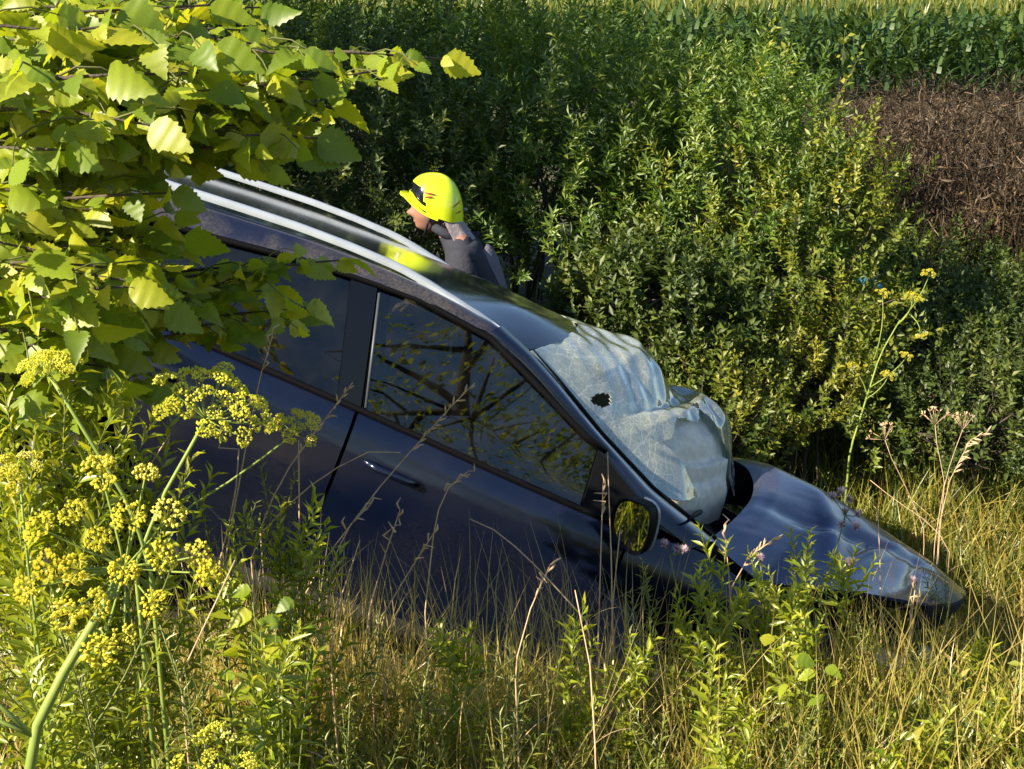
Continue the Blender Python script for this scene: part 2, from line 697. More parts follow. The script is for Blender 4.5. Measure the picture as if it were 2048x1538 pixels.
# ------------------------------------------------------------------ leaf and blade templates
LEAF_T = np.array([[0, 0, 0], [.42, -.5, .12], [.48, 0, 0], [1, 0, -.12], [.42, .5, .12]], float)
LEAF_F = np.array([[0, 1, 3, 2], [0, 2, 3, 4]])


def blade_template(curl, nseg=4, base=1.0):
    """narrow strip along x, bending towards -z"""
    V, F = [], []
    ang, x, z = 0.0, 0.0, 0.0
    for i in range(nseg + 1):
        t = i / nseg
        w = base * 0.5 * (1 - t ** 1.6) + 0.02
        V += [[x, -w, z], [x, w, z]]
        x += math.cos(ang) / nseg
        z -= math.sin(ang) / nseg
        ang += curl / nseg * (0.6 + 0.8 * t)
    for i in range(nseg):
        F.append([2 * i, 2 * i + 1, 2 * i + 3, 2 * i + 2])
    return np.array(V), np.array(F)


BLADES = [blade_template(c) for c in (0.15, 0.5, 0.9, 1.4, 2.0)]


def blades(cloud, P, hgt, wid, tint, lean=0.35, curls=(0, 1, 2, 3, 4), bias=None):
    n = len(P)
    up = np.tile([0, 0, 1.0], (n, 1)) + rng.normal(size=(n, 3)) * lean
    if bias is not None:
        up = up + np.asarray(bias)
    up[:, 2] = np.maximum(up[:, 2], 0.15)
    Z = rand_unit(n)
    Z[:, 2] = 0.3 + np.abs(Z[:, 2]) * 0.3
    which = rng.integers(0, len(curls), n)
    for k, c in enumerate(curls):
        s = which == k
        T, F = BLADES[c]
        S = np.stack([hgt[s], wid[s], hgt[s]], 1)
        cloud.add(T, F, P[s], up[s], Z[s], S, tint[s])


# ------------------------------------------------------------------ car
F_c = np.array([math.cos(math.radians(20.5)), -math.sin(math.radians(20.5)), 0.0])
L_c = norm([-.10, .21, .97])
F_c[2] = -(F_c[0] * L_c[0] + F_c[1] * L_c[1]) / L_c[2]
F_c = norm(F_c)
c2w = lambda v: v[0] * _R + v[1] * _U + v[2] * _W
CF, CL = c2w(F_c), c2w(L_c)
CN = np.cross(CF, CL)
CO = at(725, 822, 4.7) - (-2.25 * CF - .80 * CL + .97 * CN)


def car_world(p):
    return CO + p[0] * CF + p[1] * CL + p[2] * CN


car = empty('crashed_car', (0, 0, 0), 'dark navy estate car with silver roof rails and shattered windscreen, nose down in the ditch', 'car')
car.matrix_world = Matrix(((CF[0], CL[0], CN[0], CO[0]), (CF[1], CL[1], CN[1], CO[1]), (CF[2], CL[2], CN[2], CO[2]), (0, 0, 0, 1)))

BELT = [(-4.15, 1.06), (-2.98, 1.007), (-2.25, .963), (-1.70, .919), (-1.37, .897), (-1.1, .885), (-.8, .85)]
DTOP = [(-4.05, 1.22), (-3.6, 1.285), (-3.016, 1.33), (-2.626, 1.372), (-2.4, 1.384), (-2.176, 1.386), (-1.9, 1.350), (-1.665, 1.245), (-1.391, 1.118)]
EDGE = [(-4.20, 1.30), (-3.9, 1.36), (-3.5, 1.395), (-3.13, 1.415), (-2.9, 1.43), (-2.68, 1.442), (-2.49, 1.444), (-2.3, 1.438), (-2.17, 1.427), (-2.03, 1.412), (-1.9, 1.388), (-1.741, 1.351)]
CENT = [(-4.28, 1.31), (-3.9, 1.366), (-3.5, 1.400), (-3.13, 1.420), (-2.9, 1.435), (-2.6, 1.447), (-2.4, 1.449), (-2.2, 1.450), (-1.955, 1.452), (-1.85, 1.452), (-1.7, 1.450), (-1.503, 1.445)]
APIL = [(-1.871, -.60, 1.401), (-1.741, -.61, 1.351), (-1.615, -.62, 1.288), (-1.376, -.635, 1.154), (-1.117, -.65, 1.031), (-.822, -.69, .937)]


def side_y(z, x=-2.0):
    """half-width of the body at height z"""
    if z <= lin(x, BELT):
        b = lin(x, BELT)
        w = np.interp(z, [0.18, 0.30, 0.46, 0.60, 0.70, b - .10, b - .03, b], [.69, .735, .785, .828, .860, .852, .828, .795])
    else:
        b = lin(x, BELT)
        w = np.interp(z, [b, 1.38, 1.46], [.790, .655, .60])
    w -= 0.05 * max(0, (x + .3)) + 0.06 * max(0, (-3.6 - x))
    return float(w)


def arch(x, cx, r=.365, cz=.31):
    d = abs(x - cx)
    return cz + math.sqrt(max(r * r - d * d, 0)) if d < r else 0


WF, WR = -.55, -3.22


def build_body(s):
    """one side of the bodywork; s = -1 is the side seen by the camera"""
    def panel(name, x0, x1, zlo, zhi, mat, nu=14, nv=12, off=0.0, curve=True):
        mb = MB()

        def fn(u, v):
            x = x0 + (x1 - x0) * u
            a, b = zlo(x), zhi(x)
            z = a + (b - a) * v
            return (x, s * (side_y(z, x) + off), z)
        mb.grid(fn, nu, nv)
        return mb.build(name, mat, car, solid=0.012)
    sill = lambda x: .24
    belt = lambda x: lin(x, BELT) - .004
    panel('front_door', -2.262, -1.19, sill, belt, M['paint'], 16, 16)
    panel('rear_door', -3.16, -2.275, lambda x: max(.24, arch(x, WR) + .02), belt, M['paint'], 16, 16)
    panel('rear_quarter_panel', -4.15, -3.172, lambda x: max(.30, arch(x, WR)), belt, M['paint'], 22, 12)
    ftop = [(-1.18, .885), (-.885, .90), (-.631, .835), (-.349, .79), (-.154, .745), (.08, .69)]
    panel('fender', -1.178, .08, lambda x: max(.24, arch(x, WF)), lambda x: lin(x, ftop), M['paint'], 24, 10)
    mb = MB()
    mb.box((-2.2, s * .70, .20), (2.05, .06, .10))
    mb.build('rocker_panel', M['trim'], car, bevel=.015)
    # door handles
    for hx in (-2.08, -2.99):
        mb = MB()
        z = lin(hx, BELT) - .14
        mb.tube([(hx - .1, s * (side_y(z, hx) + .006), z + .006), (hx - .06, s * (side_y(z, hx) + .035), z + .004), (hx + .06, s * (side_y(z, hx) + .035), z - .004), (hx + .1, s * (side_y(z, hx) + .006), z - .006)], .013, 8)
        mb.build('door_handle', M['paint'], car)
    # roof shoulder between rail and window frames
    mb = MB()
    def shoulder(u, v):
        e = poly_at(EDGE, u)
        d = np.array([e[0] - .02 + .0, lin(min(e[0], -1.9), DTOP) + .012])
        if e[0] > -1.93:
            d = np.array([min(e[0] - .03, -1.80), lin(e[0] - .03, DTOP) + .02])
        x = e[0] * (1 - v) + d[0] * v
        z = e[1] * (1 - v) + d[1] * v + .022 * math.sin(math.pi * v) * (1 - .3 * v)
        y = .575 * (1 - v) + .668 * v + .012 * math.sin(math.pi * v)
        return (x, s * y, z)
    mb.grid(shoulder, 44, 8)
    mb.build('roof_shoulder', M['roof_paint'], car, solid=.008)
    # A pillar
    inner = [(-1.93, -.662, 1.352), (-1.80, -.664, 1.312), (-1.665, -.668, 1.247), (-1.391, -.705, 1.118), (-1.23, -.735, 1.03), (-1.08, -.765, .945), (-.93, -.78, .90)]
    mb = MB()
    def pil(u, v):
        a, b = poly_at(APIL, u), poly_at(inner, u)
        p = a * (1 - v) + b * v
        p[1] -= .022 * math.sin(math.pi * v)
        p[2] += .012 * math.sin(math.pi * v)
        return (p[0], -s * p[1], p[2])
    mb.grid(pil, 22, 6)
    mb.build('front_pillar', M['paint'], car, solid=.01)
    # thin black seal and bright strip at the pillar
    mb = MB()
    mb.tube([(p[0] + .006, -s * (p[1] + .012), p[2] + .008) for p in APIL[1:]], .008, 5)
    mb.build('windscreen_seal', M['trim'], car)
    # B pillar, C pillar
    for nm, b0, b1, t0, t1, mt in (('middle_pillar', -2.345, -2.258, -2.45, -2.352, M['gloss_black']), ('rear_pillar', -3.30, -3.17, -3.27, -3.16, M['trim']), ('tail_pillar', -4.15, -3.95, -4.15, -3.88, M['paint'])):
        mb = MB()
        def pf(u, v):
            x = (b0 * (1 - v) + t0 * v) * (1 - u) + (b1 * (1 - v) + t1 * v) * u
            z = (lin(x, BELT) + .002) * (1 - v) + (lin(x, DTOP) + .005) * v
            return (x, s * (side_y(z, x) + .004), z)
        mb.grid(pf, 3, 8)
        mb.build(nm, mt, car, solid=.012)
    # thin grey edge of the front door glass frame at the B pillar
    mb = MB()
    mb.tube([(-2.335, s * .667, 1.365), (-2.243, s * .800, .985)], .006, 6)
    mb.build('door_frame_strip', M['strip'], car)
    # window trim along belt and top
    mb = MB()
    mb.tube([(x, s * (side_y(lin(x, BELT), x) + .008), lin(x, BELT) + .008) for x in np.linspace(-4.0, -1.13, 24)], .013, 6)
    mb.build('belt_trim', M['trim'], car)
    mb = MB()
    mb.tube([(x, s * (side_y(lin(x, DTOP), x) + .010), lin(x, DTOP) + .006) for x in np.linspace(-4.0, -1.36, 30)], .012, 6)
    mb.build('window_top_trim', M['trim'], car)

    # panes
    def pane(name, bot, top, mat):
        mb = MB()
        def fn(u, v):
            p = poly_at(bot, u) * (1 - v) + poly_at(top, u) * v
            return (p[0], s * (side_y(p[1], p[0]) - .012), p[1])
        mb.grid(fn, 14, 6)
        return mb.build(name, mat, car, solid=.004)
    pane('front_window', [(-2.25, .962), (-2.0, .943), (-1.7, .918), (-1.375, .896)], [(-2.345, 1.388), (-2.17, 1.388), (-1.9, 1.354), (-1.665, 1.249), (-1.39, 1.118)], M['glass'])
    pane('rear_window', [(-3.17, 1.018), (-2.75, .988), (-2.345, .966)], [(-3.16, 1.318), (-3.0, 1.336), (-2.63, 1.376), (-2.45, 1.385)], M['glass_dark'])
    pane('quarter_window', [(-3.95, 1.048), (-3.6, 1.035), (-3.3, 1.022)], [(-3.88, 1.244), (-3.6, 1.285), (-3.27, 1.312)], M['glass_dark'])
    # mirror sail panel
    mb = MB()
    mb.grid(lambda u, v: (lambda p: (p[0], s * (side_y(p[1], p[0]) + .003), p[1]))(poly_at([(-1.378, .898), (-1.2, .89), (-1.07, .885)], u) * (1 - v) + poly_at([(-1.388, 1.118), (-1.23, 1.03), (-1.07, .94)], u) * v), 6, 6)
    mb.build('mirror_sail_panel', M['trim'], car, solid=.01)
    # roof rail
    mb = MB()
    RT = [(-3.95, 1.372), (-3.85, 1.41), (-3.6, 1.432), (-3.134, 1.449), (-2.901, 1.463), (-2.681, 1.474), (-2.491, 1.475), (-2.297, 1.468), (-2.175, 1.457), (-2.06, 1.440), (-1.95, 1.418), (-1.864, 1.392)]
    n = 40
    V, Fq = [], []
    for i in range(n + 1):
        u = i / n
        x, z = poly_at(RT, u)
        foot = np.interp(x, [-4, -3.8, -2.22, -2.08, -1.95, -1.864], [.03, .026, .026, .062, .050, .006])
        w = np.interp(x, [-3.95, -3.8, -2.2, -2.0, -1.864], [.012, .024, .026, .040, .008])
        for (dy, dz) in ((-w, -foot), (-w, -.010), (-w * .6, 0), (w * .6, 0), (w, -.010), (w, -.026)):
            V.append((x, s * .565 + dy, z + dz + .012 * np.interp(x, [-3.9, -3.6, -2.3, -2.1], [0, 1, 1, 0])))
    for i in range(n):
        for k in range(6):
            Fq.append((i * 6 + k, i * 6 + (k + 1) % 6, (i + 1) * 6 + (k + 1) % 6, (i + 1) * 6 + k))
    Fq += [tuple(range(6)), tuple(n * 6 + k for k in range(5, -1, -1))]
    mb.add(V, Fq)
    mb.build('roof_rail', M['rail'], car, bevel=.004)
    # wheels
    for wx in (WF, WR):
        mb = MB()
        prof = [(.22, -.10), (.28, -.105), (.312, -.085), (.318, 0), (.312, .085), (.28, .105), (.22, .10)]
        V, Fq = [], []
        for k in range(28):
            a = 2 * math.pi * k / 28
            V += [(wx + r * math.cos(a), s * .74 + q, .31 + r * math.sin(a)) for r, q in prof]
        for k in range(28):
            for j in range(7):
                Fq.append((k * 7 + j, k * 7 + (j + 1) % 7, ((k + 1) % 28) * 7 + (j + 1) % 7, ((k + 1) % 28) * 7 + j))
        mb.add(V, Fq)
        ty = mb.build('tyre', M['rubber'], car)
        mb = MB()
        for k in range(7):
            a = 2 * math.pi * k / 7
            mb.tube([(wx, s * .80, .31), (wx + .21 * math.cos(a), s * .815, .31 + .21 * math.sin(a))], [.03, .022], 5)
        mb.tube([(wx, s * .70, .31), (wx, s * .815, .31)], .06, 12)
        mb.tube([(wx, s * .66, .31), (wx, s * .70, .31)], .215, 20)
        mb.build('wheel_rim', M['alloy'], ty)


build_body(-1)
build_body(1)

# roof
mb = MB()


def roof_fn(u, v):
    y = -.58 + 1.16 * v
    w = 1 - (abs(y) / .58) ** 2.2
    p = poly_at(EDGE, u) * (1 - w) + poly_at(CENT, u) * w
    p[1] -= .02 * math.exp(-((u - .92) / .06) ** 2) * w * math.sin(9 * y + 1)
    return (p[0], y, p[1])


mb.grid(roof_fn, 40, 20)
mb.build('roof', M['top_paint'], car, solid=.008)
# tailgate with rear glass, lights and bumper
mb = MB()
mb.grid(lambda u, v: (-4.28 - .07 * math.sin(math.pi * v * .5) + .10 * (2 * u - 1) ** 2 - .02, -.70 + 1.4 * u, .42 + .62 * v), 12, 6)
tg = mb.build('tailgate', M['paint'], car, solid=.015)
mb = MB()
mb.grid(lambda u, v: (-4.37 + .12 * v + .10 * (2 * u - 1) ** 2 * (1 - .3 * v), (-.66 + 1.32 * u) * (1 - .12 * v), 1.045 + .26 * v), 12, 4)
mb.build('tailgate_window', M['glass_dark'], car, solid=.005)
for s in (-1, 1):
    mb = MB()
    mb.blob((-4.20, s * .73, .88), (.09, .06, .15), 12, 10)
    mb.build('tail_lamp', M['redlamp'], car)
mb = MB()
mb.grid(lambda u, v: (-4.40 + .22 * (2 * u - 1) ** 4 + .05 * (2 * v - 1) ** 2, -.84 + 1.68 * u, .26 + .26 * v), 16, 6)
mb.build('rear_bumper', M['paint'], car, solid=.02)
# underbody and firewall: keep the cabin dark and closed
mb = MB()
mb.box((-1.9, 0, .235), (4.4, 1.5, .05))
mb.build('floor_pan', M['inner'], car)
mb = MB()
mb.grid(lambda u, v: (-1.10 + .18 * v, -.72 + 1.44 * u, .24 + .62 * v), 4, 3)
mb.build('firewall', M['inner'], car, solid=.02)
mb = MB()
mb.grid(lambda u, v: poly_at([(-.80, 0, .93), (-1.05, 0, .965), (-1.35, 0, .97), (-1.52, 0, .88), (-1.50, 0, .62)], v) + np.array([-.06 * (2 * u - 1) ** 2, -.72 + 1.44 * u, .015 * math.sin(14 * u) * v - .05 * (2 * u - 1) ** 2]), 16, 12)
mb.build('dashboard', M['trim'], car, solid=.02)
mb = MB()
mb.tube([(-1.60 - .03 * math.cos(a), .36 + .185 * math.cos(a), .90 + .18 * math.sin(a)) for a in np.linspace(0, 2 * math.pi, 25)], .016, 6)
mb.tube([(-1.42, .36, .85), (-1.6, .36, .90)], .03, 8)
mb.build('steering_wheel', M['trim'], car)
for (sx, sy) in ((-2.15, -.37), (-2.15, .37)):
    mb = MB()
    mb.blob((sx + .18, sy, .52), (.27, .25, .10), 14, 10)
    st = mb.build('front_seat', M['seat'], car)
    mb = MB()
    mb.blob((sx - .12, sy, .83), (.10, .24, .34), 14, 12)
    mb.build('seat_back', M['seat'], st)
    mb = MB()
    mb.blob((sx - .18, sy, 1.20), (.05, .13, .09), 12, 8)
    mb.build('headrest', M['seat'], st)
mb = MB()
mb.blob((-2.95, 0, .55), (.26, .66, .11), 18, 8)
rs = mb.build('rear_seat', M['seat'], car)
mb = MB()
mb.blob((-3.25, 0, .84), (.10, .66, .30), 18, 10)
mb.build('seat_back', M['seat'], rs)
mb = MB()
mb.grid(lambda u, v: (-1.50 - .20 * u + .02 * math.sin(7 * v), -.40 + .05 * math.sin(9 * u), 1.17 - .14 * v + .03 * math.sin(6 * u)), 8, 6)
mb.build('sun_visor_paper', M['paper'], car, solid=.003)
mb = MB()
mb.blob((-1.72, -.52, .98), (.05, .05, .09), 10, 8, lambda d, p: p * (1 + .3 * math.sin(7 * d[0]) * math.cos(5 * d[2])))
mb.build('red_cloth', M['red'], car)

# windscreen: shattered, folded and pushed out at the bottom
NEAR = [(-1.741, 1.356), (-1.615, 1.293), (-1.50, 1.229), (-1.376, 1.160), (-1.25, 1.098), (-1.117, 1.040), (-1.03, 1.005)]
MIDL = [(-1.500, 1.447), (-1.393, 1.459), (-1.22, 1.457), (-1.10, 1.40), (-1.000, 1.328), (-.96, 1.338), (-.884, 1.355), (-.759, 1.285), (-.665, 1.179), (-.615, 1.085), (-.583, .995)]


def wn(x, y):
    return (math.sin(9.1 * x + 3 * y) + math.sin(17.3 * y - 6 * x + 1) * .6 + math.sin(31 * x + 23 * y) * .35)


def screen_fn(u, v):
    """u across (0 at the camera side), v from roof edge to cowl"""
    y = -.615 + 1.23 * u
    w = max(0.0, 1 - (abs(y) / .615) ** 1.7)
    a, b = poly_at(NEAR, v), poly_at(MIDL, v)
    p = a * (1 - w) + b * w
    ridge = .018 * math.exp(-((v - .46 - .12 * (w - .5)) / .03) ** 2)
    amp = .009 + .014 * max(0, v - .5)
    n = wn(p[0] * 1.6, y * 1.6) * amp * w
    fold = .022 * math.sin(11 * y + 7 * v) * max(0, v - .55) * w
    fold += w * (.016 * abs(math.sin(4.3 * y + 7.1 * v + .6)) - .012 * abs(math.sin(8.7 * v - 5.2 * y)) + .010 * abs(math.sin(13.0 * y + 2.0 * v))) * (.35 + v)
    return (p[0] + .4 * (n + fold), y, p[1] + n + fold - ridge * w - .03 * w * max(0, v - .9) * 5 * math.sin(13 * y))


def screen_hole(u, v):
    du, dv = (u - .065) / .027, (v - .36) / .036
    d2u, d2v = (u - .36) / .03, (v - .57) / .014
    jag = .35 * math.sin(40 * u + 11 * v) + .25 * math.sin(77 * v)
    torn = v > (.60 + .05 * math.sin(7 * u + 1) + .025 * math.sin(23 * u) + .02 * math.sin(51 * u) if .12 < u < .36 else .97 + .02 * math.sin(23 * u) + .015 * math.sin(41 * u))
    return du * du + dv * dv < 1 + jag or d2u ** 2 + d2v ** 2 < 1 + jag or torn


mb = MB()
mb.grid(screen_fn, 130, 170, screen_hole)
ws = mb.build('windscreen', M['crack'], car, solid=.005)
ws['label'] = 'shattered windscreen bulging out over the airbag'
# strips of torn glass along the folds
# airbag pressed against the inside of the lower pane
def bag_fn(u, v):
    uu = .05 + .88 * u
    vv = .50 + .46 * v
    p = np.array(screen_fn(uu, vv))
    edge = min(u, 1 - u, v, 1 - v)
    p[2] -= .008 + .024 * abs(math.sin(8 * u + 5 * v)) ** .7 + .020 * abs(math.sin(10 * v - 6 * u + 1)) ** .7 + .005 * math.sin(31 * v - 14 * u) + .10 * math.exp(-(edge / .03) ** 2)
    p[0] -= .006
    return tuple(p)


mb = MB()
mb.grid(bag_fn, 64, 52)
mb.build('airbag', M['airbag'], car, solid=.004)
mb = MB()
mb.grid(lambda u, v: (-1.46 - .05 * v + .02 * math.sin(9 * u), -.56 + .10 * u, 1.22 - .06 * v + .03 * math.sin(8 * u + 3)), 6, 4)
mb.build('torn_lining', pmat('brown_lining', (.10, .035, .018), .8), car, solid=.006)

# bonnet, popped up and buckled
H_NEAR = [(-.847, -.66, .933), (-.72, -.67, .885), (-.59, -.68, .842), (-.40, -.69, .885), (-.215, -.69, .935), (.0, -.685, .97), (.074, -.68, .985)]
H_MID = [(-.60, 0, 1.13), (-.56, 0, 1.152), (-.467, 0, 1.169), (-.212, 0, 1.144), (.116, 0, 1.081), (.391, 0, 1.033), (.57, 0, .968)]


def hood_fn(u, v):
    """u across, v back to front"""
    y0 = -1 + 2 * u
    w = 1 - abs(y0) ** 1.45
    a, b = poly_at(H_NEAR, v), poly_at(H_MID, v)
    if y0 > 0:
        a = a * np.array([1, -1, 1]) + np.array([.25, 0, -.02])
    p = a * (1 - w) + b * w
    p[1] = .69 * y0
    p[2] += .010 * math.sin(12 * u + 5 * v) * (1 - abs(y0)) + .025 * math.exp(-((v - .45 + .5 * (u - .2)) / .05) ** 2) * max(0, 1 - abs(y0 + .45) * 2.2)
    p[2] -= .030 * max(0, 1 - abs(u - .24 - .16 * v) / .045) * math.sin(math.pi * v)          # sharp buckles
    p[2] += .028 * max(0, 1 - abs(v - .60 - .5 * (u - .25)) / .05) * max(0, 1 - abs(u - .25) / .24)
    p[2] -= .024 * max(0, 1 - abs(v - .80 + .25 * (u - .2)) / .04) * max(0, 1 - abs(u - .22) / .22)
    p[0] += .05 * abs(math.sin(9 * u)) * max(0, v - .9) * 4
    p[0] += .07 * math.sin(math.pi * min(1, u * 1.6)) * (1 - v) ** 6
    return tuple(p)


mb = MB()
mb.grid(hood_fn, 64, 72)
hd = mb.build('hood', M['skylit_hood_paint'], car, solid=.012)
hd['label'] = 'buckled hood popped open above the dark gap'
mb = MB()   # turned-down front edge
mb.grid(lambda u, v: np.array(hood_fn(u, .998)) + np.array([.008 + .012 * v - .05 * v * v, 0, -.12 * v]), 36, 4)
mb.build('hood_lip', M['inner'], car, solid=.008)
mb = MB()   # inner frame under the bonnet edge
mb.tube([np.array(hood_fn(.02, v)) - np.array([0, -.03, .035]) for v in np.linspace(.1, .98, 14)], .018, 6)
mb.tube([np.array(hood_fn(u, .975)) - np.array([.03, 0, .05]) for u in np.linspace(.02, .98, 14)], .03, 6)
mb.build('hood_frame', M['inner'], car)
mb = MB()   # cowl, wiper tray
mb.grid(lambda u, v: (-1.0 + .28 * v, -.66 + 1.32 * u, .90 - .03 * v + .03 * (1 - (2 * u - 1) ** 2)), 10, 3)
mb.build('cowl', M['inner'], car, solid=.02)
for wy in (-.35, .15):
    mb = MB()
    mb.tube([(-.80, wy, .955), (-.90, wy - .25, .99), (-.98, wy - .42, 1.0)], [.012, .009, .005], 5)
    mb.build('wiper', M['trim'], car)
# engine block
mb = MB()
mb.box((-.25, .0, .58), (.55, .7, .34))
mb.box((-.15, .1, .78), (.36, .45, .07))
mb.tube([(-.4, -.4, .7), (-.1, -.3, .78), (.1, -.35, .7)], .04, 8)
mb.build('engine', M['inner'], car, bevel=.02)
# nose: bumper, headlights, grille
mb = MB()
mb.grid(lambda u, v: (.42 - .40 * abs(2 * u - 1) ** 2.6 - .05 * v + .02 * math.sin(13 * u), -.82 + 1.64 * u, .22 + .36 * v + .015 * math.sin(9 * u)), 28, 8)
mb.build('front_bumper', M['paint'], car, solid=.02)
mb = MB()
for k in range(5):
    mb.box((.36, 0, .60 + .026 * k), (.03, .80, .010))
mb.build('grille', M['trim'], car)
for s in (-1, 1):
    mb = MB()
    mb.blob((.10, s * .60, .66), (.20, .15, .075), 16, 10)
    mb.build('headlight', M['lamp'], car)
# broken front corner: cracked wing liner and bumper corner, grey plastic
for c, a, sz in (((-.20, -.86, .60), .5, (.34, .02, .16)), ((.18, -.84, .76), -.35, (.30, .03, .10)), ((.05, -.90, .34), .2, (.26, .03, .16))):
    mb = MB()
    mb.grid(lambda u, v: (c[0] + sz[0] * (u - .5) * math.cos(a) - sz[2] * (v - .5) * math.sin(a), c[1] + .03 * math.sin(3 * u) + .02 * math.sin(8 * v), c[2] + sz[0] * (u - .5) * math.sin(a) + sz[2] * (v - .5) * math.cos(a) + .015 * math.sin(11 * u)), 10, 6)
    mb.build('broken_bumper_piece', M['greyplastic'], car, solid=.006)

# door mirror on the camera side, knocked outwards
mir = np.array([-1.20, -.985, .965])


def door_mirror(s, yaw):
    c = np.array([-1.235, s * .955, .945])
    ca, sa = math.cos(yaw), math.sin(yaw)
    back = norm(np.array([-ca, s * sa, -.36 * ca - .05]))      # the way the glass faces, about level in the tipped car
    side = norm(np.cross([0, 0, 1], back))
    upv = np.cross(back, side)
    if s > 0:
        side = -side
    mb = MB()
    OUT = []
    for k in range(28):
        t = 2 * math.pi * k / 28
        cx, cz = math.cos(t), math.sin(t)
        ex = abs(cx) ** .62 * (1 if cx > 0 else -1) * .082
        ez = abs(cz) ** .72 * (1 if cz > 0 else -1) * .098 * (1 + .18 * (ex / .1))
        OUT.append((ex, ez))
    rings = [(0.0, 1.0), (-.03, 1.02), (-.07, .93), (-.105, .68), (-.12, .3)]
    V, Fq = [], []
    for d, k in rings:
        V += [c + back * d + side * e * k + upv * z * k for e, z in OUT]
    n = 28
    for i in range(len(rings) - 1):
        for k in range(n):
            Fq.append((i * n + k, i * n + (k + 1) % n, (i + 1) * n + (k + 1) % n, (i + 1) * n + k))
    Fq.append(tuple((len(rings) - 1) * n + k for k in range(n)))
    mb.add(V, Fq)
    # rim towards the glass
    V = [c + side * e + upv * z for e, z in OUT] + [c - back * .012 + side * e * .90 + upv * z * .88 for e, z in OUT]
    mb.add(V, [(k, n + k, n + (k + 1) % n, (k + 1) % n) for k in range(n)])
    hs = mb.build('door_mirror', M['trim'], car)
    mb = MB()
    mb.add([c - back * .010 + side * e * .90 + upv * z * .88 for e, z in OUT], [tuple(range(n))])
    mb.build('mirror_glass', M['mirror'], hs, smooth=False)
    mb = MB()
    mb.tube([(-1.16, s * .79, .915), tuple(c - back * .05 + np.array([0, -s * .06, -.05]))], [.035, .028], 8)
    mb.build('mirror_arm', M['trim'], hs)
    mb = MB()
    mb.tube([c - back * .055 + side * e * .99 + upv * z * .99 for e, z in OUT[24:] + OUT[:8]], .006, 5)
    mb.build('mirror_chrome_strip', M['rail'], hs)


door_mirror(-1, math.radians(44))
door_mirror(1, math.radians(10))

# ------------------------------------------------------------------ firefighter
SKIN = pmat('skin', (.30, .15, .11), .55)
JACK = pmat('navy_jacket', (.018, .020, .035), .85, bump=(60, .3))
CAPE = pmat('grey_neck_cloth', (.26, .23, .24), .85, bump=(25, .4))
HELM = pmat('yellow_helmet', (.72, .86, .02), .22, coat=.6)
VIS = pmat('black_visor', (.006, .007, .012), .12)
STRIPE = pmat('dark_red_stripe', (.25, .05, .02), .35)
px0 = at(862, 397, 6.9)                        # centre of the helmet
base_xy = (px0[0] + .16, px0[1] + .02)
gz = hz(*base_xy)
person = empty('person', (base_xy[0], base_xy[1], gz), 'firefighter in a yellow helmet and navy jacket standing behind the car, facing left', 'person')
hc = px0 - np.array([base_xy[0], base_xy[1], gz])   # helmet centre in the person's frame


def skin_mesh(joints, edges, root=0, sub=2):
    me = bpy.data.meshes.new('tmp')
    me.from_pydata([j[0] for j in joints], edges, [])
    o = bpy.data.objects.new('tmp', me)
    COL.objects.link(o)
    md = o.modifiers.new('skin', 'SKIN')
    md.use_smooth_shade = True
    for i, j in enumerate(joints):
        r = j[1] if isinstance(j[1], tuple) else (j[1], j[1])
        me.skin_vertices[0].data[i].radius = r
        me.skin_vertices[0].data[i].use_root = i == root
    sb = o.modifiers.new('sub', 'SUBSURF')
    sb.levels = sb.render_levels = sub
    dg = bpy.context.evaluated_depsgraph_get()
    ev = bpy.data.meshes.new_from_object(o.evaluated_get(dg))
    bpy.data.objects.remove(o)
    return ev


# joints: pelvis, chest, neck, head base / arms / legs; faces -x, bent a little forwards
hx, hy, hzz = hc
J = [((.06, 0, .86), .15), ((.10, 0, 1.02), .155), ((hx + .19, 0, hzz - .36), (.17, .13)), ((hx + .12, 0, hzz - .20), .075), ((hx + .04, 0, hzz - .09), .07),
     ((.06, -.10, .82), .10), ((.02, -.12, .46), .075), ((.08, -.12, .09), .055), ((-.06, -.12, .04), .045),
     ((.06, .10, .82), .10), ((-.04, .12, .46), .075), ((.06, .13, .09), .055), ((-.08, .13, .04), .045),
     ((hx + .17, -.20, hzz - .30), .075), ((hx + .14, -.26, hzz - .56), .06), ((hx - .08, -.25, hzz - .66), .045), ((hx - .16, -.24, hzz - .66), .03),
     ((hx + .17, .20, hzz - .30), .075), ((hx + .12, .28, hzz - .56), .06), ((hx - .10, .25, hzz - .62), .045), ((hx - .18, .24, hzz - .62), .03)]
E_ = [(0, 1), (1, 2), (2, 3), (3, 4), (0, 5), (5, 6), (6, 7), (7, 8), (0, 9), (9, 10), (10, 11), (11, 12), (2, 13), (13, 14), (14, 15), (15, 16), (2, 17), (17, 18), (18, 19), (19, 20)]
body_me = skin_mesh(J, E_)
mb = MB()
for v in body_me.vertices:
    pass
mb.add([tuple(v.co) for v in body_me.vertices], [tuple(p.vertices) for p in body_me.polygons])


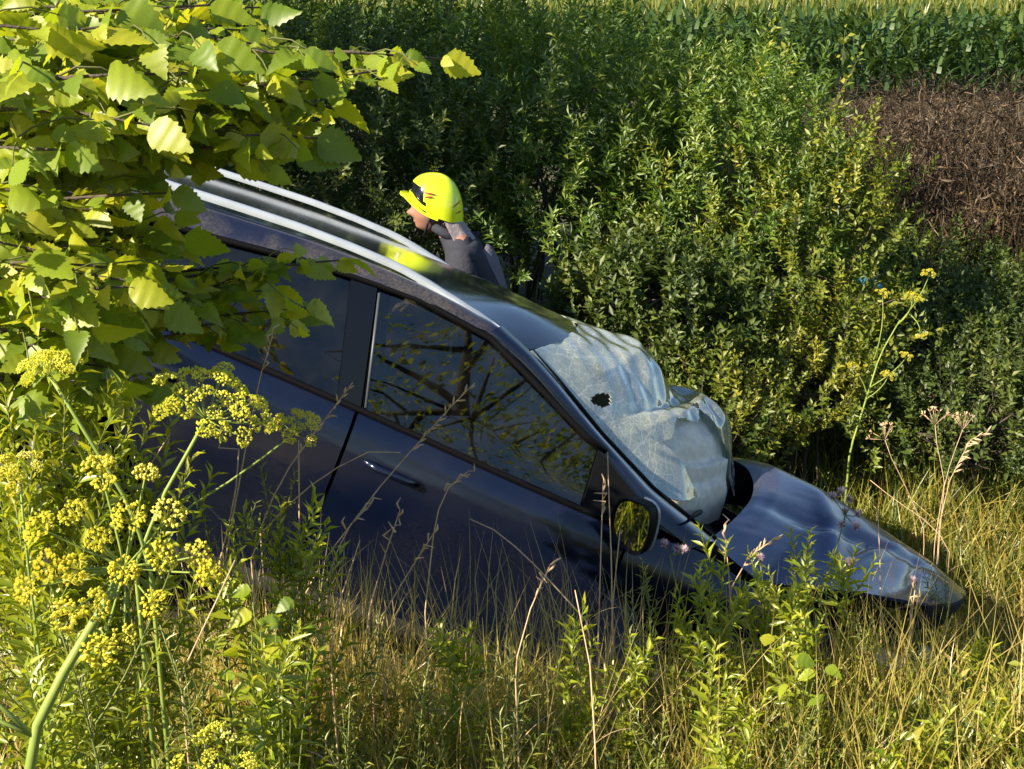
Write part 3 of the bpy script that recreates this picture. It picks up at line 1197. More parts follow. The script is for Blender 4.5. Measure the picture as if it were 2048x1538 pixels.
def head_shape(d, p):
    # d: unit direction; face looks towards -x
    q = np.array(p)
    f = max(0.0, -d[0])
    c = math.exp(-(d[1] / .30) ** 2)
    q[0] -= .030 * f * c * math.exp(-((d[2] + .16) / .13) ** 2)                    # nose
    q[0] += .012 * f * math.exp(-((d[2] - .06) / .10) ** 2) * math.exp(-((abs(d[1]) - .32) / .15) ** 2)   # eye sockets
    q[0] -= .008 * f * math.exp(-((d[2] - .25) / .10) ** 2)                          # brow
    q[0] -= .008 * f * c * math.exp(-((d[2] + .50) / .05) ** 2)                     # lips
    q[0] += .006 * f * c * math.exp(-((d[2] + .40) / .05) ** 2)
    q[0] -= .018 * f * math.exp(-((d[2] + .78) / .14) ** 2)                          # chin
    if d[2] < -.3:
        q[1] *= 1 + .35 * (d[2] + .3)
    return q


mb.blob((hx - .005, 0, hzz - .055), (.098, .078, .125), 40, 40, head_shape)
for s in (-1, 1):
    mb.blob((hx + .015, s * .078, hzz - .07), (.018, .008, .032), 10, 8)
    # fingers on the gloved hands
    for k in range(4):
        h0 = np.array([hx - .17, s * (.215 + .018 * k), hzz - .66 + (.04 if s > 0 else 0)])
        mb.tube([h0, h0 + np.array([-.045 + .004 * abs(k - 1.5), 0, -.012]), h0 + np.array([-.065, 0, -.04])], [.010, .009, .007], 6)
    h0 = np.array([hx - .14, s * .20, hzz - .66 + (.04 if s > 0 else 0)])
    mb.tube([h0, h0 + np.array([-.03, -s * .03, -.01]), h0 + np.array([-.05, -s * .035, -.03])], [.011, .010, .008], 6)
body = mb.build('body', SKIN, person)
body.data.materials.append(JACK)
hand_x = hx - .10
for pg in body.data.polygons:
    c_ = pg.center
    if c_.z < hzz - .19 and not (c_.x < hand_x and c_.z > .5):
        pg.material_index = 1
# jacket and trousers as an outer skin around the body
Jj = [(p, (r if not isinstance(r, tuple) else r[0]) * 1.0 + .022) for p, r in J]
Jj[3] = ((hx + .15, 0, hzz - .24), .085)
keep = [0, 1, 2, 3, 5, 6, 7, 9, 10, 11, 13, 14, 15, 17, 18, 19]
idx = {k: i for i, k in enumerate(keep)}
jm = skin_mesh([Jj[k] for k in keep], [(idx[a], idx[b]) for a, b in E_ if a in idx and b in idx])
mbj = MB()
mbj.add([tuple(v.co) for v in jm.vertices], [tuple(p.vertices) for p in jm.polygons])
mbj.build('jacket', JACK, person)
# neck cloth hanging from the helmet's rear edge
mb = MB()


def cape_fn(u, v):
    a = -1.45 + 2.9 * u                         # angle about the head, 0 = nape (+x)
    r = .098 + .018 * v + .006 * math.sin(9 * a + 2) * v
    return (hx + .045 + r * math.cos(a) * (1.0 + .2 * v) + .10 * v, r * math.sin(a) * (1 + .10 * v), hzz - .085 - .20 * v + .012 * math.sin(7 * a) * v - .03 * v * math.cos(a))


mb.grid(cape_fn, 24, 10)
mb.build('neck_cloth', CAPE, person, solid=.004)
# paler panel painting sunlight onto the back of the navy jacket
mb = MB()


def lit_back_fn(u, v):
    a = -1.2 + 2.4 * u
    return (hx + .215 + .125 * math.cos(a) * (.55 + .5 * v) + .05 * v, .17 * math.sin(a) * (.6 + .45 * v), hzz - .245 - .26 * v * v - .05 * abs(math.sin(a)) ** 2)


mb.grid(lit_back_fn, 20, 10)
mb.build('lit_back_panel', pmat('sunlit_jacket_back', (.12, .11, .14), .85, bump=(30, .5)), person, solid=.006)
mb = MB()
mb.tube([(hx + .085 + .078 * math.cos(a), .082 * math.sin(a), hzz - .175 - .035 * math.cos(a)) for a in np.linspace(0, 2 * math.pi, 21)], .026, 8)
mb.build('collar', JACK, person)
# helmet: shell, visor, brim, stripes. Everything in the plane of the profile, facing -x
helm_e = []


def shell_pt(az, el, k=1.0):
    """az 0 = front (-x), el from lower rim (0) to crown (1)"""
    low = np.interp(abs(az), [0, .5, 1.2, 2.2, math.pi], [.020, .012, -.055, -.112, -.120])
    front = max(0, math.cos(az))
    top = .128
    rx = np.where(math.cos(az) > 0, .118, .150)
    z = low + (top - low) * math.sin(el * math.pi / 2)
    r = math.cos(el * math.pi / 2) ** .80
    x = -rx * math.cos(az) * r
    y = .120 * math.sin(az) * r
    belly = 1 + .06 * math.sin(el * math.pi)
    return np.array([hx + .012 + k * x * belly, k * y * belly, hzz + (z if k == 1 else z * k)])


mb = MB()
mb.grid(lambda u, v: shell_pt(-math.pi + 2 * math.pi * u, v), 48, 16, lambda u, v: abs(-math.pi + 2 * math.pi * u) < 1.30 - .30 * v and v < .44)
shell = mb.build('helmet', HELM, person, solid=.006)
mb = MB()
mb.grid(lambda u, v: shell_pt(-1.5 + 3.0 * u, .62 * v, .94), 20, 8)
mb.build('visor', VIS, shell, solid=.004)
mb = MB()


def brim_fn(u, v):
    a = -1.75 + 3.5 * u
    p = shell_pt(a, .0)
    out_ = .055 * max(0, math.cos(a * .8)) * v
    return (p[0] - out_ * math.cos(a) * 1.0, p[1] * (1 + .10 * v) - 0, p[2] - .006 + .018 * v * max(0, math.cos(a)) + .022 * (1 - abs(2 * v - 1)) * 0)


mb.grid(brim_fn, 30, 4)
mb.build('brim', HELM, shell, solid=.012)
mb = MB()     # lower band of the shell in front of the ear, the yellow strap under the visor
mb.grid(lambda u, v: (lambda p: (p[0] - .004, p[1] * 1.02, p[2] + .012 + .028 * v * (.3 + .7 * abs(-1.75 + 3.5 * u) / 1.75)))(shell_pt(-1.75 + 3.5 * u, 0)), 30, 3)
mb.build('visor_band', HELM, shell, solid=.006)
for s in (-1, 1):
    for (a0, a1, e0, e1, w0) in ((1.10, 1.72, .36, .38, .035), (1.16, 1.66, .27, .335, .03), (2.25, 2.85, .20, .30, .02), (2.40, 2.80, .12, .15, .018)):
        mb = MB()
        mb.grid(lambda u, v: shell_pt(s * (a0 + (a1 - a0) * u), e0 + (e1 - e0) * u + w0 * (v - .5) * (1 - .9 * abs(2 * u - 1) ** 2)) * 1.0 + np.array([0, s * .005, 0]) + .006 * norm(shell_pt(s * (a0 + (a1 - a0) * u), .4) - np.array([hx, 0, hzz])), 10, 2)
        mb.build('stripe', STRIPE, shell)
mb = MB()
mb.tube([(hx + .165, -.01, hzz - .055), (hx + .182, 0, hzz - .06), (hx + .165, .01, hzz - .065)], .008, 6)
mb.build('rear_buckle', CAPE, shell)
mb = MB()
for s in (-1, 1):
    mb.tube([(hx + .01, s * .085, hzz - .06), (hx - .02, s * .07, hzz - .13), (hx - .035, s * .02, hzz - .185)], .007, 5)
mb.build('chin_strap', JACK, person)

# ------------------------------------------------------------------ foreground tree
BARK = pmat('bark', (.09, .07, .05), .9, noise=(30, (.04, .03, .02), 1.0), bump=(40, .6))
TWIG = pmat('green_twig', (.10, .11, .03), .7)


def serrated_leaf(var):
    r = np.random.default_rng(50 + var)
    nt_ = 8
    prof = lambda t: (math.sin(math.pi * t ** .66)) ** .85 * (1 - .30 * t) * (.40 + .03 * (var % 3))
    V, F = [], []
    mids = []
    curl = [-.15, -.40, -.65, .10, -.9][var % 5]
    cup = [.12, .30, .10, -.15, .38][var % 5]
    nm = 2 * nt_ + 1
    for i in range(nm):
        t = i / (nm - 1)
        zc = curl * t * t * .6
        mids.append((t, 0, zc))
    rows = {}
    for sgn in (-1, 1):
        row = []
        for i in range(nm):
            t = i / (nm - 1)
            w = prof(t) if 0 < t < 1 else 0.0
            tooth = (1.0 if i % 2 else .84)
            x = t + (.03 if i % 2 else 0)
            y = sgn * w * tooth * (1 + .05 * r.normal())
            z = mids[i][2] + cup * w + .018 * math.sin(t * 26) * w * 2
            row.append((min(x, 1.0), y, z))
        rows[sgn] = row
    V = mids + rows[-1] + rows[1]
    for i in range(nm - 1):
        F.append((i, nm + i, nm + i + 1, i + 1))
        F.append((i, i + 1, 2 * nm + i + 1, 2 * nm + i))
    return np.array(V), np.array(F)


SLEAF = [serrated_leaf(k) for k in range(5)]
tree_stops = [(0.0, (.13, .21, .018)), (.35, (.23, .32, .022)), (.7, (.33, .39, .026)), (1.0, (.44, .45, .03))]
M['tree_leaf'] = leaf_mat('tree_leaf', tree_stops, .52, .035, .45, 'attr')
M['tree_leaf_obj'] = leaf_mat('tree_leaf_single', tree_stops, .52, .035, .45, 'obj')
SLEAF_ME = [raw_mesh('leaf_%d' % k, V, F, False) for k, (V, F) in enumerate(SLEAF)]
for me in SLEAF_ME:
    me.materials.append(M['tree_leaf_obj'])
    me.name = 'leaf'

tx, ty = -1.75, 2.75
tree = empty('foreground_tree', (tx, ty, hz(tx, ty)), 'leafy tree with large toothed yellow green leaves overhanging the car rear', 'tree')
T0 = np.array([tx, ty, hz(tx, ty)])
trunk_pts = [np.array([tx, ty, hz(tx, ty) - .1]), np.array([tx - .05, ty + .02, 1.3]), np.array([tx + .03, ty + .05, 2.1]), np.array([tx - .02, ty + .08, 2.6]), np.array([tx + .05, ty + .1, 3.0])]
mb = MB()
mb.tube([p - T0 for p in trunk_pts], [.085, .075, .065, .05, .03], 10)
mb.build('trunk', BARK, tree)
tips = [(885, 118, 2.9), (665, 215, 2.8), (590, 300, 2.7), (640, 118, 2.6), (520, 15, 3.0), (430, 90, 2.4), (470, 320, 2.8), (370, 470, 2.9), (345, 385, 2.6),
        (685, 520, 3.25), (612, 615, 3.2), (440, 655, 3.1), (285, 775, 3.0), (250, 560, 2.4), (130, 740, 2.6), (215, 150, 1.95), (130, 300, 2.1), (70, 500, 2.3),
        (300, 250, 2.3), (90, 60, 2.2), (350, 40, 2.7), (180, 640, 2.5), (40, 800, 2.5), (330, 620, 2.8), (545, 170, 2.6), (480, 250, 2.7), (200, 420, 2.6), (260, 340, 3.0),
        (150, 180, 2.9), (60, 250, 2.9), (100, 420, 3.0), (60, 650, 3.0), (220, 710, 3.1), (330, 130, 3.0), (420, 10, 2.6), (240, 20, 2.4), (10, 130, 2.0), (20, 380, 2.2), (420, 180, 2.4), (30, 720, 2.8), (330, 480, 2.9), (200, 500, 3.1), (90, 570, 2.7), (20, 30, 2.6), (170, 250, 2.5)]
tips += [(625, 160, 2.75), (600, 205, 2.85), (560, 250, 2.8), (520, 300, 2.9), (575, 95, 2.8), (480, 60, 2.9), (500, 130, 2.7), (450, 290, 2.9), (350, 560, 3.0), (400, 600, 3.05), (480, 560, 3.15), (540, 580, 3.2), (600, 530, 3.2), (260, 740, 3.05), (300, 700, 3.0), (760, 140, 2.85)]
tips += [(rng.uniform(-30, 430), rng.uniform(-20, 280), rng.uniform(2.3, 3.5)) for k in range(36)]
tips += [(rng.uniform(-30, 270), rng.uniform(300, 620), rng.uniform(2.3, 3.5)) for k in range(34)]
tips += [(rng.uniform(-30, 270), rng.uniform(600, 800), rng.uniform(2.5, 3.3)) for k in range(34)]
tips += [(rng.uniform(150, 300), rng.uniform(450, 640), rng.uniform(2.7, 3.2)) for k in range(14)]
tips += [(rng.uniform(400, 640), rng.uniform(60, 290), rng.uniform(2.6, 3.0)) for k in range(10)]
LP, LX, LZ, LL = [], [], [], []
twigs = MB()
tocam = norm(np.array([.1, -1.0, .25]))
for bi, (bx_, by_, bd) in enumerate(tips):
    tip = at(bx_, by_, bd)
    z0 = np.clip(tip[2] - .25 + rng.uniform(-.15, .1), 1.0, 2.9)
    start = np.array([tx, ty + .05, z0])
    length = np.linalg.norm(tip - start)
    pts = curve_pts(start, tip, np.array([0, rng.uniform(-.05, .05), rng.uniform(.02, .09)]) * length, 9)
    mb = MB()
    mb.tube([p - T0 for p in pts], np.linspace(.011, .0022, 9) * min(1.2, .5 + length * .4), 6)
    mb.build('branch', BARK, tree)
    pa = np.array(pts)
    def bp_(t):
        f = t * 8
        i = min(int(f), 7)
        return pa[i] + (pa[i + 1] - pa[i]) * (f - i), norm(pa[i + 1] - pa[i])
    t = .42
    side = 1
    while t < 1.0:
        p, d = bp_(min(t, .999))
        r_ = p - CAM
        if 1024 + FPX * r_[0] / (r_ @ _W) < -90 and rng.random() < .85:
            t += .05
            continue
        horiz = norm(np.cross(d, [0, 0, 1])) * side
        if rng.random() < .55 and t < .95:
            # side twig with leaves
            tl = rng.uniform(.10, .22) * (1.15 - .35 * t)
            td = norm(d * .6 + horiz * .7 + np.array([0, 0, rng.uniform(-.35, .25)]))
            q = p + td * tl
            tw = curve_pts(p, q, (0, 0, .02), 4)
            twigs.tube([k - T0 for k in tw], [.0022, .0018, .0015, .001], 4)
            nl = rng.integers(4, 8)
            for k in range(nl):
                f = (k + .8) / nl
                o_ = p + (q - p) * min(f, 1)
                s2 = 1 if k % 2 else -1
                h2 = norm(np.cross(td, [0, 0, 1])) * s2
                LP.append(o_)
                LX.append(norm(td * (.5 if k < nl - 1 else 1.4) + h2 * .8 * (k < nl - 1) + np.array([0, 0, -.25]) + rng.normal(size=3) * .2))
                LL.append(rng.uniform(.036, .072))
        LP.append(p)
        LX.append(norm(d * .5 + horiz * .8 + np.array([0, 0, -.25]) + rng.normal(size=3) * .2))
        LL.append(rng.uniform(.036, .072))
        side = -side
        t += rng.uniform(.045, .07) / max(length, .4) * .75
    LP.append(pa[-1])
    LX.append(norm((pa[-1] - pa[-2]) + np.array([0, 0, -.06])))
    LL.append(rng.uniform(.07, .105))
twigs.build('twig_cluster', TWIG, tree)['kind'] = 'stuff'
LP, LX, LL = np.array(LP), np.array(LX), np.array(LL)
nL = len(LP)
LZ = norm(np.array([-.42, -.48, .55])[None] + rng.normal(size=(nL, 3)) * .46)
# the 290 leaves that show largest become objects of their own
rel = LP - CAM
dep = rel @ _W
sx_ = 1024 + FPX * rel[:, 0] / dep
sy_ = 769 - FPX * (rel @ _U) / dep
inframe = (sx_ > -20) & (sx_ < 2060) & (sy_ > -20) & (sy_ < 1550)
score = np.where(inframe, LL / dep, 0)
order = np.argsort(-score)
big = set(order[:290].tolist())
print('tree leaves', nL, 'in frame', int(inframe.sum()))
lc = Cloud()
rest = np.array([i for i in range(nL) if i not in big])
var = rng.integers(0, 5, nL)
for k in range(5):
    s = rest[var[rest] == k]
    T, F = SLEAF[k]
    lc.add(T, F, LP[s] - T0, LX[s], LZ[s], np.stack([LL[s]] * 3, 1), rng.random(len(s)))
lc.build('foliage', M['tree_leaf'], tree)['kind'] = 'stuff'
for i in sorted(big):
    o = link('leaf', SLEAF_ME[var[i]], None, tree)
    X = Vector(LX[i])
    Y = Vector(LZ[i]).cross(X).normalized()
    Z = X.cross(Y)
    p = LP[i] - T0
    mm = Matrix(((X.x, Y.x, Z.x, p[0]), (X.y, Y.y, Z.y, p[1]), (X.z, Y.z, Z.z, p[2]), (0, 0, 0, 1)))
    o.matrix_basis = mm @ Matrix.Scale(float(LL[i]), 4)

# ------------------------------------------------------------------ shrubs behind the car
WOOD = pmat('shrub_wood', (.07, .055, .04), .9)
sh_mats = {
    'willow': leaf_mat('willow_leaf', [(0, (.045, .095, .014)), (.5, (.105, .185, .022)), (.8, (.18, .26, .032)), (1, (.31, .34, .05))], .40, .05, .5),
    'yellow': leaf_mat('yellowish_leaf', [(0, (.06, .10, .012)), (.5, (.15, .20, .022)), (1, (.31, .30, .03))], .42, .04, .5),
    'dark': leaf_mat('dark_leaf', [(0, (.035, .065, .014)), (.6, (.075, .115, .02)), (1, (.15, .18, .035))], .35, .035, .5),
}


def shrub(label, x, y, rx, ry, ztop, nsh, mat, ll=(.035, .055), asp=.34, upb=.8, cat='shrub', group='shrubs beyond the car'):
    nsh = int(nsh * 1.4)
    ll = (ll[0] * 1.32, ll[1] * 1.32)
    g = hz(x, y)
    root = empty('shrub', (x, y, g), label, cat, group)
    C0 = np.array([x, y, g])
    H = ztop - g
    wood = MB()
    stems = []
    for k in range(7):
        a = rng.uniform(0, 2 * math.pi)
        r = rng.uniform(.2, .7)
        e = np.array([rx * r * math.cos(a), ry * r * math.sin(a), H * rng.uniform(.5, .78)])
        pts = curve_pts((rng.uniform(-.12, .12), rng.uniform(-.12, .12), -.05), e, (-.12 * math.cos(a), -.12 * math.sin(a), .0), 7)
        wood.tube(pts, np.linspace(.022, .005, 7), 5)
        stems.append(np.array(pts))
    cl = Cloud()
    # shoots fill an egg-shaped crown, densest near its surface, in lumps
    nl_ = 26
    lumps = rand_unit(16)
    k = 0
    P, X, Z, S, tn = [], [], [], [], []
    while k < nsh:
        d = rand_unit(1)[0]
        if d[2] < -.55:
            continue
        f = rng.uniform(.35, 1.0) ** .55
        lump = .80 + .34 * np.max(lumps @ d) ** 10 + rng.normal() * .05
        if rng.random() < .05:
            lump += rng.uniform(.08, .25)
        c = np.array([d[0] * rx, d[1] * ry, H * .52 + d[2] * H * .48]) * np.array([1, 1, 1]) * 1.0
        c = np.array([c[0] * f * lump, c[1] * f * lump, H * .5 + (c[2] - H * .5) * f * lump])
        k += 1
        sl = rng.uniform(.16, .34)
        sd = norm(d * .55 + np.array([0, 0, upb]) + rng.normal(size=3) * .28)
        tint0 = np.clip(.5 + .22 * rng.normal(), 0, 1)
        e = c + sd * sl
        stp = stems[rng.integers(7)][rng.integers(3, 7)]
        if np.linalg.norm(stp - c) < .45:
            wood.tube([stp, (stp + c) / 2 + np.array([0, 0, -.03]), c, e], [.006, .004, .003, .0015], 3, False)
        n = nl_
        tt = np.linspace(.02, 1, n)
        pos = c + sd * sl * tt[:, None] + rng.normal(size=(n, 3)) * .008
        ang = np.arange(n) * 2.4 + rng.uniform(0, 6)
        a1 = norm(np.cross(sd, [0.3, .2, 1]))
        a2 = np.cross(sd, a1)
        rad = np.cos(ang)[:, None] * a1 + np.sin(ang)[:, None] * a2
        P.append(pos)
        X.append(norm(rad + sd * (.55 + .6 * tt[:, None]) + rng.normal(size=(n, 3)) * .15))
        Z.append(norm(sd + rng.normal(size=(n, 3)) * .45))
        L_ = rng.uniform(*ll, n) * (1.1 - .35 * tt)
        S.append(np.stack([L_, L_ * asp, L_], 1))
        tn.append(np.clip(tint0 + .12 * rng.normal(size=n), 0, 1))
    cl.add(LEAF_T, LEAF_F, np.concatenate(P), np.concatenate(X), np.concatenate(Z), np.concatenate(S), np.concatenate(tn))
    tk = wood.build('trunk', WOOD, root)
    cr = cl.build('crown', sh_mats[mat], root)
    return root


shrub('tall dark shrub directly behind the firefighter', -.85, 8.3, 1.05, .8, 2.25, 420, 'dark')
shrub('broad willow shrub rising behind the windscreen', .35, 8.7, 1.05, .8, 2.45, 430, 'willow', (.045, .07), .26)
shrub('pale willow shrub between the windscreen and the brown weeds', 1.25, 8.35, .85, .75, 2.05, 380, 'willow', (.045, .07), .26)
shrub('yellowish thin shrub with bare twig tips beside the brown weeds', 1.85, 8.05, .62, .6, 1.72, 240, 'yellow', (.035, .05), .4)
shrub('dark shrub filling the gap between the firefighter and the willow row', -.55, 9.3, .9, .5, 1.75, 170, 'dark')
shrub('dark shrub behind the tree leaves at the rear of the car', -2.1, 8.0, 1.1, .9, 2.5, 360, 'dark')
shrub('glossy broad-leaved shrub close behind the windscreen', .75, 7.45, .62, .5, 1.22, 260, 'dark', (.045, .065), .42)
shrub('low yellow green shrub behind the hood', 1.65, 7.5, .55, .45, .72, 210, 'yellow', (.03, .045), .42)
shrub('light green willow in the rear row left of the corn', .1, 10.2, 1.4, .8, 2.45, 380, 'willow', (.05, .075), .24)
shrub('yellow green willow in the rear row beside the corn', 1.55, 10.4, .9, .7, 2.1, 260, 'willow', (.05, .075), .24)
shrub('dark willow in the rear row behind the tree leaves', -1.7, 10.3, 1.4, .8, 2.6, 340, 'willow', (.05, .075), .24)
shrub('dark bramble thicket on the slope right of the parsnip', 2.75, 8.5, .75, .7, .50, 170, 'dark', (.035, .055), .42)
shrub('dark bramble thicket at the right picture edge', 3.5, 8.7, .75, .7, .55, 170, 'dark', (.035, .055), .42)
shrub('low dark bramble below the brown weeds', 3.1, 9.7, .8, .7, .62, 150, 'dark', (.035, .055), .42)
shrub('low dark bramble in the ditch right of the hood', 2.65, 7.35, .6, .5, .42, 130, 'dark', (.03, .05), .42)
shrub('dark bramble in the ditch at the right picture edge', 3.15, 7.7, .55, .5, .55, 120, 'dark', (.03, .05), .42)
shrub('small round shrub at the ditch bottom behind the bonnet gap', 1.05, 6.95, .42, .4, .55, 130, 'yellow', (.03, .045), .45)
print('shrubs done')

# trees added for the light: one shades the shrubs, unseen others fill car reflections
def added_tree(label, x, y, ztop, rx, nsh):
    g = hz(x, y)
    root = empty('added_tree', (x, y, g), label, 'tree', 'trees added for shade and reflections')
    H = ztop - g
    mb = MB()
    mb.tube([(0, 0, -.1), (.05, .03, H * .4), (-.04, .05, H * .7), (.02, .0, H * .95)], [.13, .10, .06, .02], 9)
    tips_ = []
    for k in range(14):
        a = k * 2.4
        z0 = H * (.22 + .05 * k)
        e = np.array([rx * .75 * math.cos(a), rx * .75 * math.sin(a), min(z0 + H * .16, H * .95)])
        mb.tube(curve_pts((0, 0, z0), e, (0, 0, .1), 6), np.linspace(.04, .008, 6), 5)
        tips_.append(e)
    mb.build('trunk', BARK, root)
    n = nsh
    d = rand_unit(n)
    f = rng.random(n) ** .4
    C = np.stack([d[:, 0] * rx, d[:, 1] * rx, H * .60 + d[:, 2] * H * .42], 1)
    C = np.array([0, 0, H * .6]) + (C - np.array([0, 0, H * .6])) * (f * (1 + .2 * np.sin(5 * d[:, 0] + 3 * d[:, 2]) * np.sin(4 * d[:, 1] + 1)))[:, None]
    P_ = np.repeat(C, 9, 0) + rng.normal(size=(n * 9, 3)) * .11
    m9 = n * 9
    L9 = rng.uniform(.07, .12, m9)
    cl = Cloud()
    cl.add(LEAF_T, LEAF_F, P_, rand_unit(m9), norm(np.array([0, 0, .8]) + rng.normal(size=(m9, 3)) * .5), np.stack([L9, L9 * .6, L9], 1), rng.random(m9))
    cl.build('crown', M['tree_leaf'], root)


added_tree('bushy tree added beside the ditch left of the car rear to shade the shrubs', -3.5, 7.15, 5.9, 1.55, 2400)  # crown placed and sized so its shade falls on the left shrubs
for lab_, x_, y_, h_ in (('added unseen broad tree across the road on the far left', -6.5, -7.5, 6.5), ('added unseen round tree across the road behind the camera', -1.0, -9.0, 6.6), ('added unseen thick tree across the road left of the round one', -3.9, -9.6, 7.0), ('added unseen thick tree across the road right of the round one', 2.2, -9.4, 7.0), ('added unseen tall tree across the road far to the right', 5.6, -9.0, 6.8), ('last tree of the added unseen row across the road', 9.0, -8.5, 6.5)):
    added_tree(lab_, x_, y_, h_, 2.3, 900)  # added row, darkens what the car's flank reflects
added_tree('airy unseen tree added behind the camera on the right for window reflections', 3.6, -3.6, 6.4, 1.7, 190)  # added to give leaf reflections in the side windows

# long bare-tipped shoots standing out of the yellowish shrub
for i, (a, b, d) in enumerate([((1600, 330), (1720, 110), 8.1), ((1690, 560), (1815, 290), 7.9), ((1560, 230), (1570, 90), 8.2), ((1640, 420), (1690, 60), 8.3), ((1700, 640), (1830, 590), 7.8), ((1660, 760), (1790, 700), 7.7)]):
    A, B = at(*a, d), at(*b, d)
    base = np.array([A[0], A[1], hz(A[0], A[1])])
    r = empty('sapling', base, ['slender sapling with rounded leaves reaching up in front of the corn', 'leafy sapling shoot in front of the brown weeds', 'upright thin sapling shoot at the willow edge', 'tall thin sapling between willow and corn', 'drooping sapling shoot above the yellow wild parsnip', 'low sapling shoot beside the wild parsnip stem'][i], 'sapling', 'saplings at the shrub edge')
    mb = MB()
    mid = curve_pts(A - base, B - base, (.02, 0, .03), 8)
    pts = curve_pts((0, 0, 0), A - base, (-.05, 0, 0), 5)[:-1] + mid
    mb.tube(pts, np.linspace(.008, .002, len(pts)), 5)
    mb.build('stem', WOOD, r)
    cl = Cloud()
    mid = np.array(mid)
    n = 34
    f = rng.uniform(0, 7, n)
    i0 = f.astype(int).clip(0, 6)
    pos = mid[i0] + (mid[i0 + 1] - mid[i0]) * (f - i0)[:, None]
    X = norm(rng.normal(size=(n, 3)) + (B - A) / np.linalg.norm(B - A) * .5)
    pos = pos + X * rng.uniform(0, .05, n)[:, None]
    L_ = rng.uniform(.035, .06, n)
    cl.add(LEAF_T, LEAF_F, pos, X, norm(np.array([0, -.4, .8]) + rng.normal(size=(n, 3)) * .4), np.stack([L_, L_ * .55, L_], 1), rng.uniform(.4, 1, n))
    cl.build('foliage', sh_mats['yellow'], r)

# blue plastic scrap caught in the twigs
mb = MB()
p = at(1735, 566, 7.9)
r0 = np.array(p)
mb.grid(lambda u, v: (.13 * (u - .5) + .02 * math.sin(9 * v), .05 * math.sin(5 * u + 4 * v), .07 * (v - .5) + .03 * u + .02 * math.sin(11 * u)), 12, 8)
o = mb.build('plastic_scrap', M['blueplastic'], None, solid=.002)
o.location = p
tag(o, 'small crumpled blue plastic scrap caught in the twigs above the wild parsnip', 'litter')

# ------------------------------------------------------------------ corn field
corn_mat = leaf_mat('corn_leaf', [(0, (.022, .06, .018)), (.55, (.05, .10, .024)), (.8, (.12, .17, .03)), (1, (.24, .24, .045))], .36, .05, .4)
cc = Cloud()
CT, CFq = blade_template(1.9, 4)
rows = list(np.arange(26, 40, .75)) + list(np.arange(40, 75, 1.6))
for ri, ry in enumerate(rows):
    x0, x1 = -.42 * ry - 1, .42 * ry + 1
    step = .20 if ry < 30 else .30 if ry < 40 else .55
    xs = np.arange(x0, x1, step) + rng.normal(size=len(np.arange(x0, x1, step))) * .05
    n = len(xs)
    hts = rng.normal(1.76, .10, n)
    base = np.stack([xs, ry + rng.normal(size=n) * .06, np.full(n, .30)], 1)
    for k in range(9):
        f = .12 + .80 * k / 9
        P = base + np.stack([np.zeros(n), np.zeros(n), hts * f], 1)
        a = rng.uniform(0, 2 * math.pi, n)
        X = np.stack([np.cos(a) * .55, np.sin(a) * .55, rng.uniform(.5, 1.1, n)], 1)
        Z = np.stack([-np.cos(a) * .8, -np.sin(a) * .8, np.full(n, .5)], 1)
        L_ = rng.uniform(.6, .95, n) * (1 - .25 * f)
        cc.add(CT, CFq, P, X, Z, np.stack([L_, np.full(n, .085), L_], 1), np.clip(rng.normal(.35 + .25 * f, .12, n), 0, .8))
    # tassels
    for k in range(3):
        P = base + np.stack([np.zeros(n), np.zeros(n), hts * .95], 1)
        X = np.stack([rng.normal(size=n) * .25, rng.normal(size=n) * .25, np.ones(n)], 1)
        T, F = BLADES[1]
        L_ = rng.uniform(.2, .34, n)
        cc.add(T, F, P, X, rand_unit(n), np.stack([L_, np.full(n, .03), L_], 1), rng.uniform(.85, 1, n))
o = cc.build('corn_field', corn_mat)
tag(o, 'dense green corn field with yellow tassels beyond the brown weeds', 'corn', kind='stuff')
print('corn', cc.n)

# ------------------------------------------------------------------ brown dead weeds in front of the corn
dead_mat = leaf_mat('dead_weed', [(0, (.014, .012, .007)), (.5, (.058, .040, .024)), (1, (.20, .135, .075))], .2, .03, .5, tboost=(1.2, 1.0, .8))
dc = Cloud()
n = 5200
yy = 10.0 + (23.5 - 10.0) * rng.random(n) ** 1.5
xx = rng.uniform(.10, .46, n) * yy + rng.normal(size=n) * .2
hh = rng.uniform(.45, 1.15, n)
hh *= .65 + .45 * (np.sin(1.7 * xx + 2.1 * np.sin(.9 * yy)) * np.sin(1.3 * yy + .6 * xx) + .5 * np.sin(4.1 * xx - 2.7 * yy))
hh = np.clip(hh, .2, 1.25) * np.interp(yy, [10, 17, 23.5], [1.3, .95, .4])
P = np.stack([xx, yy, height(xx, yy)], 1)
blades(dc, P, hh, rng.uniform(.010, .018, n), rng.uniform(.1, .7, n), .16, (0, 0, 1))
# side sprigs and seed heads
rep = 14
Pn = np.repeat(P, rep, 0)
hn = np.repeat(hh, rep)
Pn = Pn + np.stack([rng.normal(size=n * rep) * .06, rng.normal(size=n * rep) * .06, hn * rng.uniform(.45, 1.0, n * rep)], 1)
m_ = n * rep
X = norm(rng.normal(size=(m_, 3)) + np.array([0, 0, .7]))
L_ = rng.uniform(.03, .10, m_)
head = rng.random(m_) < .3
L_ = np.where(head, rng.uniform(.015, .035, m_), rng.uniform(.06, .17, m_))
dc.add(LEAF_T, LEAF_F, Pn, X, rand_unit(m_), np.stack([L_, L_ * np.where(head, rng.uniform(.4, .8, m_), rng.uniform(.03, .07, m_)), L_], 1), np.clip(rng.normal(.45, .28, m_) + .2 * head, 0, 1))
o = dc.build('dead_weed_patch', dead_mat)
tag(o, 'thick patch of brown dead weeds in front of the corn', 'weeds', kind='stuff')

